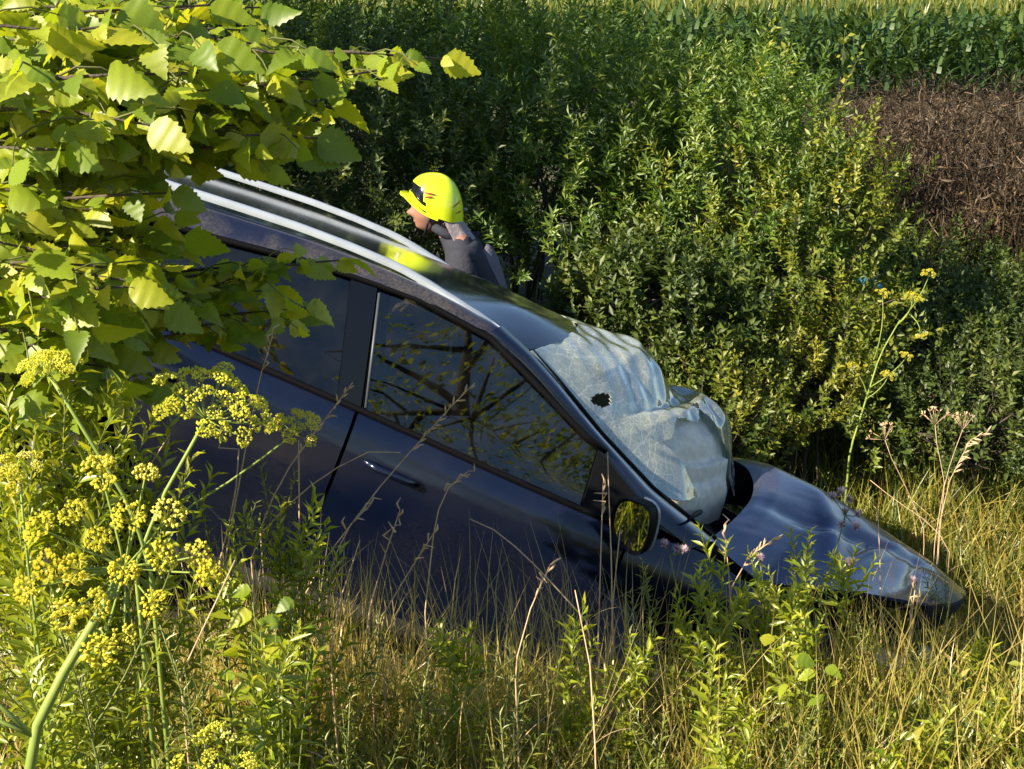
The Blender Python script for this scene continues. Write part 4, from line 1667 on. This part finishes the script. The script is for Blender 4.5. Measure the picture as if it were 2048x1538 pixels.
# ------------------------------------------------------------------ grass
grass_mat = leaf_mat('meadow_grass', [(0, (.05, .085, .015)), (.35, (.13, .18, .02)), (.6, (.26, .27, .03)), (.8, (.44, .36, .10)), (1, (.56, .43, .20))], .42, .05, .4)
gc = Cloud()


def in_car(P):
    q = P - CO
    x = q @ CF
    y = q @ CL
    return (x > -4.4) & (x < .5) & (np.abs(y) < .86)


def grass_patch(n, xr, yr, hr, wr, tr, lean=.4, curls=(0, 1, 2, 3, 4), dens=None, bias=None):
    x = rng.uniform(*xr, n)
    y = rng.uniform(*yr, n)
    P = np.stack([x, y, height(x, y)], 1)
    k = ~in_car(P)
    if dens is not None:
        k &= rng.random(n) < dens(x, y)
    P = P[k]
    n = len(P)
    cl = .5 + .5 * np.sin(3.7 * P[:, 0] + 1.9 * np.sin(2.9 * P[:, 1])) * np.sin(4.3 * P[:, 1] + 1.1)
    t = np.clip(tr[0] + (tr[1] - tr[0]) * (.45 * rng.random(n) + .55 * cl), 0, 1)
    blades(gc, P, rng.uniform(*hr, n), rng.uniform(*wr, n), t, lean, curls, bias)


# near bank
sill_gap = lambda x, y: np.where((x > -1.0) & (x < .35) & (y > 3.35), .7, 1.0)
grass_patch(17000, (-1.7, 1.9), (1.5, 3.75), (.08, .24), (.004, .009), (.05, .75), .6, dens=sill_gap)
grass_patch(7500, (-1.6, 1.9), (1.6, 3.6), (.18, .36), (.003, .006), (.55, 1.0), .5, dens=sill_gap)
grass_patch(5000, (-2.2, 2.4), (3.6, 4.3), (.08, .24), (.004, .009), (.1, .9), .5, dens=sill_gap)
# ditch beyond the nose, and around the shrubs
grass_patch(4600, (1.35, 3.6), (5.2, 7.2), (.18, .50), (.005, .010), (.35, 1.0), .45)
grass_patch(900, (1.35, 3.0), (4.2, 5.2), (.12, .30), (.005, .010), (.35, 1.0), .45)
grass_patch(6500, (-3.5, 2.0), (6.1, 9.5), (.18, .48), (.006, .012), (.0, .7), .4)
grass_patch(3500, (2.0, 4.5), (6.1, 9.0), (.2, .5), (.006, .012), (.0, .3), .4)  # low tints paint the shade on the right slope
# tall straw clumps
grass_patch(420, (-.95, .45), (3.25, 3.75), (.32, .66), (.003, .006), (.5, 1.0), .35, (0, 1, 2, 3))
grass_patch(420, (-.80, -.38), (3.0, 3.35), (.34, .60), (.003, .005), (.8, 1.0), .28, (0, 1, 2))
grass_patch(700, (-1.5, 1.8), (2.6, 3.5), (.34, .62), (.003, .005), (.7, 1.0), .3, (0, 1, 2))
grass_patch(300, (.62, 1.2), (3.2, 3.6), (.24, .45), (.003, .005), (.75, 1.0), .3, (0, 1, 2))
grass_patch(5000, (1.2, 6.5), (8.5, 12.0), (.22, .6), (.008, .014), (.0, .15), .4)  # upper right slope, darkest tints stand in for its shade
grass_patch(2600, (-3.5, -.9), (2.0, 4.2), (.15, .45), (.004, .009), (.0, .6), .5)
o = gc.build('grass', grass_mat)
tag(o, 'mixed green and straw coloured grass covering the ditch banks', 'grass', kind='stuff')
print('grass', gc.n)

# tangled low herbs between the grass
fc = Cloud()
n = 26000
x = rng.uniform(-1.7, 1.9, n)
y = rng.uniform(1.5, 3.75, n)
k = rng.random(n) < sill_gap(x, y)
x, y = x[k], y[k]
n = len(x)
lump = .5 + .5 * np.sin(5.1 * x + 2.2 * np.sin(4.1 * y)) * np.sin(5.7 * y + 1.9 * x)
P = np.stack([x, y, height(x, y) + rng.random(n) ** .7 * (.05 + .20 * lump)], 1)
L_ = rng.uniform(.018, .055, n)
fc.add(LEAF_T, LEAF_F, P, norm(rng.normal(size=(n, 3)) + np.array([0, 0, .5])), norm(rng.normal(size=(n, 3)) * .6 + np.array([-.2, -.4, .7])), np.stack([L_, L_ * rng.uniform(.10, .38, n), L_], 1), np.clip(.15 + .5 * lump + .2 * rng.normal(size=n), 0, 1))
o = fc.build('low_herb_cover', leaf_mat('low_herb', [(0, (.06, .10, .015)), (.45, (.17, .22, .02)), (.75, (.30, .30, .03)), (1, (.45, .36, .12))], .42, .05, .4))
tag(o, 'tangle of low green and straw herbs between the grass on the near bank', 'herbs', kind='stuff')

# ------------------------------------------------------------------ dry stalks that stand up singly in front of the car
STRAW = pmat('straw_stalk', (.55, .40, .25), .7, noise=(40, (.36, .23, .13), 1.0))
stalks = [
    ([(545, 672), (515, 770), (470, 1010), (440, 1180)], 3.0, 'pale straight dry stalk standing beside the largest yellow umbel', 1),
    ([(597, 880), (598, 1000), (602, 1240)], 2.9, 'upright dry stalk below the small yellow umbel', 0),
    ([(950, 765), (900, 815), (770, 960), (640, 1130), (590, 1230)], 3.3, 'long slanting dry stalk crossing the front door window', 2),
    ([(937, 942), (885, 985), (868, 1060), (850, 1220)], 3.3, 'forked dry grass stalk in front of the door', 1),
    ([(800, 905), (750, 898), (690, 925), (600, 985), (500, 1090)], 3.2, 'arching dry stalk bowing toward the door handle', 0),
    ([(1215, 905), (1218, 1000), (1222, 1100), (1226, 1290)], 3.5, 'tall thin dry stalk rising beside the mirror', 0),
    ([(1206, 970), (1203, 1060), (1196, 1290)], 3.5, 'shorter dry stalk touching the mirror edge', 1),
    ([(940, 1038), (1000, 1065), (1080, 1140), (1180, 1250)], 3.3, 'broken dry stalk leaning down across the dark sill', 0),
    ([(1240, 1060), (1228, 1180), (1220, 1300)], 3.55, 'thin dry stalk under the mirror glass', 0),
    ([(705, 765), (680, 800), (640, 850), (560, 960), (520, 1060)], 3.1, 'dry seeding grass stalk near the middle pillar', 2),
    ([(340, 868), (300, 930), (262, 1010)], 2.7, 'short dry stalk behind the leaning umbel stem', 0),
    ([(455, 840), (430, 900), (480, 870), (470, 1000), (440, 1120)], 2.9, 'kinked dry stalk under the largest umbel', 0),
    ([(865, 1070), (820, 1140), (760, 1240)], 3.2, 'slanting dry stalk in the dark gap under the door', 1),
    ([(800, 1020), (770, 1110), (735, 1230)], 3.2, 'dark reddish dry stalk below the door', 1),
    ([(1755, 1010), (1760, 1120), (1762, 1300), (1768, 1500)], 3.8, 'tall pinkish dry stalk in front of the hood tip', 0),
    ([(1830, 1180), (1815, 1290), (1790, 1440)], 3.7, 'dry stalk with pale head before the hood corner', 1),
    ([(1560, 1072), (1500, 1110), (1460, 1180)], 3.7, 'curved feathery dry grass in front of the hood', 2),
    ([(1985, 860), (1940, 880), (1900, 960), (1880, 1040)], 6.0, 'drooping pale dry grass head right of the hood', 2),
    ([(1870, 850), (1875, 900), (1890, 960), (1870, 1080)], 6.2, 'dead umbel stalk beside the ditch slope', 3),
    ([(1770, 880), (1780, 910), (1810, 970), (1850, 1060)], 6.2, 'leaning dead umbel stalk above the hood edge', 3),
    ([(1925, 860), (1910, 900), (1890, 960), (1880, 1060)], 6.2, 'second dead umbel stalk on the ditch slope', 3),
    ([(1900, 1090), (1850, 1040), (1790, 1000), (1740, 960)], 5.9, 'fallen dry stalk lying above the hood', 0),
    ([(640, 1200), (690, 1060), (740, 1010)], 3.1, 'bent green brown stalk left of the sill', 1),
    ([(1460, 1180), (1455, 1120), (1448, 1050)], 3.6, 'thin dry stem rising against the pillar base', 1),
    ([(360, 1350), (420, 1230), (470, 1120)], 2.3, 'leaning straw stem among the foreground grass', 0),
    ([(1030, 1330), (1060, 1220), (1100, 1130)], 3.0, 'straw stem in front of the dark sill', 1),
    ([(660, 1300), (680, 1200), (720, 1080)], 2.9, 'brown stem bundle edge left of the sill', 0),
    ([(1190, 1480), (1180, 1330), (1150, 1180)], 2.8, 'long straw stem in the foreground below the mirror', 0),
]
for pts_, d, lab, kind in stalks:
    W_ = [at(a, b, d + .02 * i) for i, (a, b) in enumerate(pts_)]
    bottom = W_[-1] if pts_[-1][1] > pts_[0][1] else W_[0]
    if pts_[-1][1] < pts_[0][1]:
        W_ = W_[::-1]
        bottom = W_[-1]
    foot = np.array([bottom[0], bottom[1] - .02, hz(bottom[0], bottom[1]) - .02])
    if foot[2] < bottom[2] - .02:
        W_ = W_ + [bottom * .4 + foot * .6 + np.array([.01, 0, 0]), foot]
    r = empty('dry_stalk', foot, lab, 'stalk', 'dry stalks standing singly')
    k = d / 3.2
    mb = MB()
    Pp = [poly_at(W_, t) - foot for t in np.linspace(0, 1, 14)]
    mb.tube(Pp, np.linspace(.0013, .0028, 14) * (1 if d < 5 else 1.15), 5)
    mb.build('stem', STRAW, r)
    top = Pp[0]
    dr = norm(Pp[0] - Pp[1])
    mb = MB()
    if kind == 0:
        mb.add(*(lambda V, F: (V, F))(*stamp_arrays(*BLADES[2], np.array([Pp[6], Pp[9]]), norm(np.array([[.5, -.2, .6], [-.6, 0, .5]])), np.array([[0, 0, 1.0], [0, 0, 1.0]]), np.array([[.10, .004, .10], [.13, .005, .13]]))))
        mb.build('leaf_blade', STRAW, r)
    elif kind == 1:
        for j in range(5):
            q = top - dr * .02 * j
            mb.tube([q, q + norm(dr + rng.normal(size=3) * .5) * .02, q + norm(dr + rng.normal(size=3) * .5) * .03], [.0016, .003, .001], 4)
        mb.add(*stamp_arrays(*BLADES[1], np.array([Pp[5], Pp[8]]), norm(np.array([[-.5, -.2, .8], [.6, 0, .8]])), np.array([[0, 0, 1.0], [0, 0, 1.0]]), np.array([[.14, .005, .14], [.12, .005, .12]])))
        mb.build('seed_head', STRAW, r)['kind'] = 'stuff'
    elif kind == 2:
        for j in range(16):
            q = poly_at(Pp, .02 + .012 * j)
            e = norm(dr + rng.normal(size=3) * .45)
            mb.tube([q, q + e * .012 * k, q + e * .022 * k], [.001 * k, .0028 * k, .0008 * k], 4)
        mb.build('seed_head', STRAW, r)['kind'] = 'stuff'
    else:
        for j in range(9):
            e = norm(dr + rng.normal(size=3) * .55)
            q = top + e * .07
            mb.tube([top, q], [.0016, .0012], 3)
            for m3 in range(4):
                e2 = norm(e + rng.normal(size=3) * .6)
                mb.tube([q, q + e2 * .02], [.001, .0022], 3)
        mb.build('seed_head', STRAW, r)['kind'] = 'stuff'

# ------------------------------------------------------------------ yellow umbel plants
UST = pmat('umbel_stem', (.22, .28, .05), .6, noise=(18, (.12, .19, .03), 1.0))
UFL = leaf_mat('umbel_floret', [(0, (.60, .57, .045)), (1, (.74, .67, .06))], .4, .04, .5, 'obj', (1.1, 1.05, .4))
UFG = leaf_mat('umbel_floret_fresh', [(0, (.64, .65, .06)), (1, (.76, .74, .08))], .4, .04, .5, 'obj', (1.1, 1.05, .4))


def umbellet_mesh(seed, n=64):
    r = np.random.default_rng(seed)
    mb = MB()
    for k in range(n):
        d = norm(r.normal(size=3) * np.array([1, 1, .55]) + np.array([0, 0, .55]))
        p = d * np.array([1, 1, .62]) * r.uniform(.72, 1.02)
        s = r.uniform(.10, .165)
        mb.add([p + s * np.array(q) for q in ((1, 0, 0), (0, 1, 0), (-1, 0, 0), (0, -1, 0), (0, 0, 1), (0, 0, -1))], [(0, 1, 4), (1, 2, 4), (2, 3, 4), (3, 0, 4), (1, 0, 5), (2, 1, 5), (3, 2, 5), (0, 3, 5)])
        if k % 3 == 0:
            a = norm(np.cross(d, [.1, .3, 1])) * .03
            mb.add([a + p * .1 - np.array([0, 0, .5]), -a + p * .1 - np.array([0, 0, .5]), p], [(0, 1, 2)])
    return mb.mesh('umbellet', False)


UMB = [umbellet_mesh(k) for k in range(4)]
UMB2 = [m.copy() for m in UMB]
for m in UMB:
    m.materials.append(UFL)
for m in UMB2:
    m.materials.append(UFG)


def umbel(root, base, centre, normal, R_, ur, n, meshes, flat=.35):
    """rays from centre to umbellets on a shallow dome of radius R_"""
    base = np.asarray(base)
    c = np.asarray(centre)
    nrm = norm(normal)
    a1 = norm(np.cross(nrm, [.2, .9, .3]))
    a2 = np.cross(nrm, a1)
    mb = MB()
    heads = []
    for k in range(n):
        rr = R_ * math.sqrt((k + .5) / n)
        a = k * 2.399 + rng.uniform(-.25, .25)
        h = R_ * (.62 - flat * (rr / R_) ** 2) + rng.normal() * R_ * .05
        q = c + a1 * rr * math.cos(a) + a2 * rr * math.sin(a) + nrm * h
        heads.append((q, norm(q - c + nrm * .5 * R_)))
        mid = (c + q) / 2 + norm(q - c - nrm * np.dot(q - c, nrm)) * R_ * .07
        mb.tube([c - base, mid - base, q - base], [R_ * .016, R_ * .012, R_ * .010], 4, False)
    um = mb.build('umbel', UST, root)
    for k, (q, d) in enumerate(heads):
        o = link('umbellet', meshes[k % len(meshes)], None, um)
        s = ur * rng.uniform(.8, 1.15)
        o.matrix_basis = Matrix.Translation(Vector(q - base)) @ Vector(d).to_track_quat('Z', 'Y').to_matrix().to_4x4() @ Matrix.Rotation(rng.uniform(0, 6), 4, 'Z') @ Matrix.Scale(s, 4)
    return um


def stem_to_ground(pts):
    b = pts[-1]
    f = np.array([b[0] - .02, b[1] + .02, hz(b[0], b[1]) - .03])
    if f[2] < b[2] - .03:
        return pts + [b * .5 + f * .5 + np.array([.01, 0, 0]), f]
    return pts


def umbel_plant(label, spec, extra=None, radius=(.0035, .005), cat='wild parsnip'):
    """spec: stem pixel path + depth, list of umbels"""
    pts = stem_to_ground([at(*p) for p in spec])
    foot = pts[-1]
    r = empty('wild_parsnip', foot, label, cat, 'yellow umbel plants')
    mb = MB()
    sm = [poly_at(pts, t) - foot for t in np.linspace(0, 1, 16)]
    mb.tube(sm, np.linspace(radius[0], radius[1], 16), 8)
    mb.build('stem', UST, r)
    return r, foot, pts


r, b, p = umbel_plant('wild parsnip with loose yellow umbel against the tree leaves', [(100, 752, 2.4), (180, 880, 2.42), (262, 1015, 2.45), (300, 1130, 2.5)])
umbel(r, b, p[0], (-.05, -.15, 1), .055, .0155, 14, UMB2)
r, b, p = umbel_plant('wild parsnip with the widest upright umbel in front of the rear door', [(412, 838, 2.5), (375, 905, 2.5), (330, 985, 2.5), (270, 1130, 2.5)])
umbel(r, b, p[0], (.42, -.28, 1), .110, .0190, 26, UMB2, .30)
r, b, p = umbel_plant('small wild parsnip with loose umbel below the door window', [(588, 868, 2.7), (480, 950, 2.7), (350, 1030, 2.68), (250, 1150, 2.65)], radius=(.002, .0035))
umbel(r, b, p[0], (.12, -.35, 1), .055, .0155, 11, UMB)
r, b, p = umbel_plant('large foreground wild parsnip with thick green stem and full umbel', [(250, 1135, 1.72), (215, 1200, 1.71), (130, 1340, 1.70), (50, 1500, 1.70)], radius=(.006, .0095))
umbel(r, b, p[0], (.10, -.80, .75), .126, .0205, 20, UMB, .15)
mb = MB()
node = at(65, 1470, 1.70) - b
mb.tube([node, node + np.array([-.05, 0, .025]), node + np.array([-.10, -.01, .01])], [.004, .003, .002], 5)
mb.tube([node, node + np.array([-.04, 0, .045]), node + np.array([-.08, -.01, .055])], [.004, .003, .002], 5)
mb.build('leaf_stalk', UST, r)
r, b, p = umbel_plant('low wild parsnip at the bottom edge with few yellow heads', [(440, 1550, 2.1), (430, 1620, 2.1)], radius=(.003, .004))
umbel(r, b, p[0], (.1, -.45, 1), .075, .0165, 12, UMB2)
r, b, p = umbel_plant('short wild parsnip half hidden in grass left of the thick stem', [(40, 960, 2.2), (50, 1080, 2.2)], radius=(.002, .003))
umbel(r, b, p[0], (-.1, -.4, 1), .05, .014, 9, UMB)
# tall parsnip beyond the bonnet
r, b, p = umbel_plant('tall branching wild parsnip standing in the ditch right of the shrubs', [(1800, 640, 7.4), (1760, 710, 7.4), (1735, 790, 7.42), (1700, 900, 7.4)], radius=(.004, .008))
mb = MB()
for (q, fr, R_, nn) in [((1858, 552), (1795, 650), .055, 9), ((1825, 600), (1795, 650), .06, 11), ((1765, 590), (1748, 720), .05, 8), ((1840, 665), (1815, 625), .045, 7), ((1812, 716), (1740, 775), .045, 7), ((1775, 755), (1730, 800), .05, 8), ((1705, 735), (1735, 800), .035, 6)]:
    Q, Fp = at(*q, 7.35), at(*fr, 7.4)
    pts = [x - b for x in curve_pts(Fp, Q, (.02, 0, .0), 5)]
    mb.tube(pts, np.linspace(.004, .0022, 5), 5)
    umbel(r, b, Q, (.1, -.3, 1) if q != (1840, 665) else (.3, -.3, -.8), R_ * .85, .0125, nn, UMB)
mb.build('side_stem', UST, r)

# ------------------------------------------------------------------ leafy weeds on the near bank
WST = pmat('weed_stem', (.13, .16, .035), .7)
weed_mats = {
    'fresh': leaf_mat('fresh_weed_leaf', [(0, (.15, .22, .015)), (.5, (.27, .33, .02)), (1, (.42, .43, .03))], .45, .05, .4),
    'dull': leaf_mat('dull_weed_leaf', [(0, (.08, .12, .02)), (.6, (.18, .21, .03)), (1, (.34, .31, .05))], .4, .05, .4),
}


def weed(label, x, y, h, mat, nbr=6, ll=.05, asp=.16, lean=(0, 0), name='leafy_weed', group='leafy weeds on the near bank'):
    g = hz(x, y)
    r = empty(name, (x, y, g), label, 'weed', group)
    mb = MB()
    top = np.array([lean[0], lean[1], h])
    main = np.array(curve_pts((0, 0, -.02), top, (rng.normal() * .03, rng.normal() * .03, 0), 8))
    mb.tube(main, np.linspace(.0032, .0012, 8), 5)
    axes = [(main, .15)]
    for k in range(nbr):
        f = rng.uniform(.2, .85)
        q = poly_at(main, f)
        a = rng.uniform(0, 2 * math.pi)
        e = q + np.array([math.cos(a) * .5, math.sin(a) * .5, .9]) * h * rng.uniform(.22, .42) * (1.15 - f * .6)
        br = np.array(curve_pts(q, e, (0, 0, -.02), 6))
        mb.tube(br, np.linspace(.0018, .0008, 6), 4)
        axes.append((br, .05))
    mb.build('stem', WST, r)
    cl = Cloud()
    for ax, t0 in axes:
        L0 = np.sum(np.linalg.norm(np.diff(ax, axis=0), axis=1))
        n = max(8, int(L0 / .0085))
        tt = np.linspace(t0, 1, n)
        pos = np.array([poly_at(ax, t) for t in tt])
        ang = np.arange(n) * 2.4
        sd = norm(ax[-1] - ax[0])
        a1 = norm(np.cross(sd, [.3, .2, 1.0]))
        a2 = np.cross(sd, a1)
        X = norm(np.cos(ang)[:, None] * a1 + np.sin(ang)[:, None] * a2 + sd * (.5 + .7 * tt[:, None]) + rng.normal(size=(n, 3)) * .2)
        L_ = ll * rng.uniform(.7, 1.25, n) * (1.1 - .45 * tt)
        T, F = BLADES[2]
        cl.add(LEAF_T, LEAF_F, pos, X, norm(sd + rng.normal(size=(n, 3)) * .35), np.stack([L_, L_ * asp, L_], 1), np.clip(.5 + .3 * (tt - .5) + .2 * rng.normal(size=n), 0, 1))
    cl.build('foliage', weed_mats[mat], r)
    return r


def gx(px, py, d):
    """x,y of the ground foot for a plant whose top is seen at pixel (px,py) at distance d; and its height"""
    p = at(px, py, d)
    return p[0], p[1], p[2] - hz(p[0], p[1])


weeds = [
    (1455, 1085, 3.55, 'fresh', 'bright green leafy weed growing in front of the pillar base'),
    (1500, 1110, 3.6, 'fresh', 'bright green leafy weed beside the hood crease'),
    (1620, 1065, 3.7, 'fresh', 'tallest bright green weed standing before the hood'),
    (1680, 1120, 3.7, 'fresh', 'bright green weed just right of the tallest hood weed'),
    (1590, 1180, 3.5, 'fresh', 'bushy green weed under the hood gap'),
    (1650, 1230, 3.4, 'fresh', 'spreading green weed below the dark hood gap'),
    (1400, 1130, 3.5, 'fresh', 'green weed in front of the fender'),
    (1290, 1140, 3.5, 'dull', 'thin upright weed right below the mirror'),
    (560, 1010, 2.9, 'fresh', 'feathery green weed beside the dark rear door'),
    (600, 1060, 2.9, 'fresh', 'feathery weed left of the black sill gap'),
    (520, 930, 2.95, 'dull', 'narrow-leaved weed under the widest umbel'),
    (130, 800, 2.5, 'fresh', 'dense narrow-leaved weed under the tree leaves'),
    (70, 850, 2.4, 'fresh', 'narrow-leaved weed at the left picture edge'),
    (180, 870, 2.6, 'dull', 'slim weed crossing the loose umbel stem'),
    (30, 1000, 2.2, 'fresh', 'tufted weed beside the half hidden parsnip'),
    (940, 1260, 3.1, 'fresh', 'feathery green weed at the middle of the sill gap'),
    (1050, 1280, 3.1, 'dull', 'dull fine-leaved weed in front of the black gap'),
    (1150, 1250, 3.2, 'fresh', 'bright weed left of the mirror stalks'),
    (1260, 1270, 3.3, 'fresh', 'bright weed directly below the mirror stalks'),
    (860, 1310, 2.9, 'dull', 'soft fine weed in the middle foreground'),
    (1900, 1430, 3.2, 'fresh', 'bright green weed in the lower right corner'),
    (1800, 1480, 3.1, 'fresh', 'low bright weed left of the corner weed'),
    (1990, 1400, 3.3, 'fresh', 'bright weed at the right picture edge'),
    (1960, 1090, 5.6, 'dull', 'yellowish weed beyond the hood tip'),
    (1890, 1150, 5.3, 'dull', 'dry greenish weed touching the hood tip'),
    (2010, 1180, 5.2, 'dull', 'straggling weed right of the hood tip'),
    (1530, 1390, 3.0, 'fresh', 'bright weed in the lower middle right foreground'),
    (1640, 1430, 3.0, 'dull', 'matted weed in the lower right foreground'),
    (1430, 1300, 3.1, 'fresh', 'bright weed left of the matted foreground weed'),
    (320, 1250, 2.2, 'dull', 'fine weed right of the thick parsnip stem'),
    (520, 1260, 2.4, 'fresh', 'round-topped weed in the left foreground'),
    (700, 1400, 2.4, 'dull', 'dull weed in the lower left foreground'),
    (760, 1240, 2.9, 'dull', 'thin weed between straw stalks left of the gap'),
    (1000, 1430, 2.5, 'dull', 'fine weed at the lower centre'),
    (1330, 1430, 2.7, 'dull', 'fine weed at the lower centre right'),
    (100, 1200, 1.9, 'dull', 'fine weed left of the thick parsnip stem'),
    (10, 790, 2.45, 'fresh', 'bushy narrow-leaved weed under the lowest tree leaves'),
    (90, 820, 2.5, 'fresh', 'bushy weed just below the loose umbel'),
    (170, 830, 2.55, 'fresh', 'bushy weed right of the loose umbel stem'),
    (240, 880, 2.6, 'fresh', 'bushy weed between the two upper umbels'),
    (50, 860, 2.55, 'dull', 'grey green weed in front of the rear wheel arch'),
    (20, 880, 2.7, 'fresh', 'tall narrow-leaved weed in front of the rear wheel'),
    (100, 900, 2.75, 'fresh', 'leafy weed hiding the lower part of the rear wheel'),
    (150, 930, 2.8, 'dull', 'thin weed just right of the rear wheel'),
    (220, 950, 2.7, 'fresh', 'leafy weed behind the foreground umbel'),
    (60, 930, 2.9, 'dull', 'shaded weed close against the rear wheel'),
    (400, 1000, 2.8, 'dull', 'fine weed right of the foreground umbel'),
    (460, 1050, 2.7, 'fresh', 'bright fine weed below the widest umbel'),
    (1740, 1250, 3.6, 'dull', 'dry fine weed under the hood corner'),
    (1850, 1290, 3.6, 'dull', 'dry tangled weed below the hood tip'),
    (1960, 1280, 3.7, 'fresh', 'upright green weed right of the hood tip'),
]
for (a, b_, d, m_, lab) in weeds:
    x, y, h = gx(a, b_, d)
    h = float(np.clip(h, .18, 1.3))
    weed(lab, x, y, h, m_, nbr=9 if m_ == 'fresh' else 7, ll=.055 if m_ == 'fresh' else .036, asp=.24 if m_ == 'fresh' else .14)

# round-leaved bramble-like plant in the left foreground
for (a, b_, d, lab) in [(470, 1290, 2.45, 'low plant with rounded yellow green leaves in the left foreground'), (540, 1200, 2.6, 'rounded-leaf plant beside the straw stalks'), (1600, 1320, 3.2, 'rounded-leaf seedling below the hood weeds')]:
    p0 = at(a, b_, d)
    foot = np.array([p0[0], p0[1], hz(p0[0], p0[1])])
    r = empty('broadleaf_plant', foot, lab, 'plant', 'broadleaf plants in the grass')
    mb = MB()
    for k in range(9):
        e = (p0 - foot) + np.array([rng.uniform(-.09, .09), rng.uniform(-.05, .05), rng.uniform(-.10, .05)])
        pts = curve_pts((0, 0, 0), e, (0, 0, .03), 5)
        mb.tube(pts, [.002, .002, .0018, .0015, .001], 4)
        o = link('leaf', SLEAF_ME[k % 5], None, r)
        X = Vector(norm(np.array([rng.normal(), rng.normal() * .5 - .4, -.2])))
        Z0 = Vector(norm(np.array([0, -.5, .8]) + rng.normal(size=3) * .25))
        Y = Z0.cross(X).normalized()
        Z = X.cross(Y)
        o.matrix_basis = Matrix(((X.x, Y.x, Z.x, e[0]), (X.y, Y.y, Z.y, e[1]), (X.z, Y.z, Z.z, e[2]), (0, 0, 0, 1))) @ Matrix.Scale(rng.uniform(.035, .055), 4)
    mb.build('stem', WST, r)

# ------------------------------------------------------------------ thistles with pale pink heads
THI = leaf_mat('thistle_flower', [(0, (.62, .46, .54)), (1, (.78, .64, .70))], .3, .02, .6, 'obj', (1, 1, 1))
TBU = pmat('thistle_bud', (.10, .07, .06), .8)
TH = MB()
for k in range(110):
    d = norm(rng.normal(size=3) * np.array([.55, .55, .2]) + np.array([0, 0, .8]))
    a = norm(np.cross(d, [.3, 1, .2])) * .10
    TH.add([a, -a, d * rng.uniform(.8, 1.1)], [(0, 1, 2)])
TH_ME = TH.mesh('flower_head', False)
TH_ME.materials.append(THI)
TB = MB()
TB.blob((0, 0, -.35), (.36, .36, .48), 10, 8)
TB_ME = TB.mesh('bud_cup')
TB_ME.materials.append(TBU)
for lab, d, stem, heads in [
    ('thistle with the largest cluster of pink heads before the hood', 3.9, [(1690, 1030), (1675, 1090), (1640, 1200)], [(1665, 995), (1683, 985), (1700, 1000), (1690, 1025), (1715, 1030), (1712, 1055), (1685, 1050)]),
    ('thistle with one pink head low before the hood', 3.9, [(1705, 1128), (1690, 1200)], [(1705, 1126)]),
    ('thistle with a pale head at the hood corner', 3.9, [(1826, 1165), (1818, 1260)], [(1826, 1163)]),
    ('thistle with three small heads below the mirror', 3.75, [(1340, 1110), (1350, 1160), (1370, 1220)], [(1329, 1090), (1355, 1098), (1368, 1102)]),
    ('thistle with one small head on the shaded hood side', 3.9, [(1520, 1120), (1530, 1200)], [(1519, 1118)]),
    ('thistle with a drooping head at the fender', 3.8, [(1655, 1130), (1650, 1240)], [(1700, 1127)]),
]:
    W_ = stem_to_ground([at(a, b_, d) for a, b_ in stem])
    foot = W_[-1]
    r = empty('thistle', foot, lab, 'thistle', 'pink thistles in front of the car')
    mb = MB()
    mb.tube([q - foot for q in W_], np.linspace(.0018, .0035, len(W_)), 5)
    for hp in heads:
        H_ = at(*hp, d + rng.uniform(-.05, .05))
        mb.tube([W_[0] - foot, (W_[0] + H_) / 2 - foot + np.array([.004, 0, -.004]), H_ - foot], [.0016, .0014, .0014], 4)
        o = link('flower_head', TH_ME, None, r)
        mm = Matrix.Translation(Vector(H_ - foot)) @ Vector(norm(np.array([-.3, -.6, .8]) + rng.normal(size=3) * .3)).to_track_quat('Z', 'Y').to_matrix().to_4x4() @ Matrix.Scale(.022, 4)
        o.matrix_basis = mm
        o2 = link('bud_cup', TB_ME, None, r)
        o2.matrix_basis = mm @ Matrix.Scale(.62, 4)
    mb.build('stem', WST, r)

print('objects', len(scene.objects))
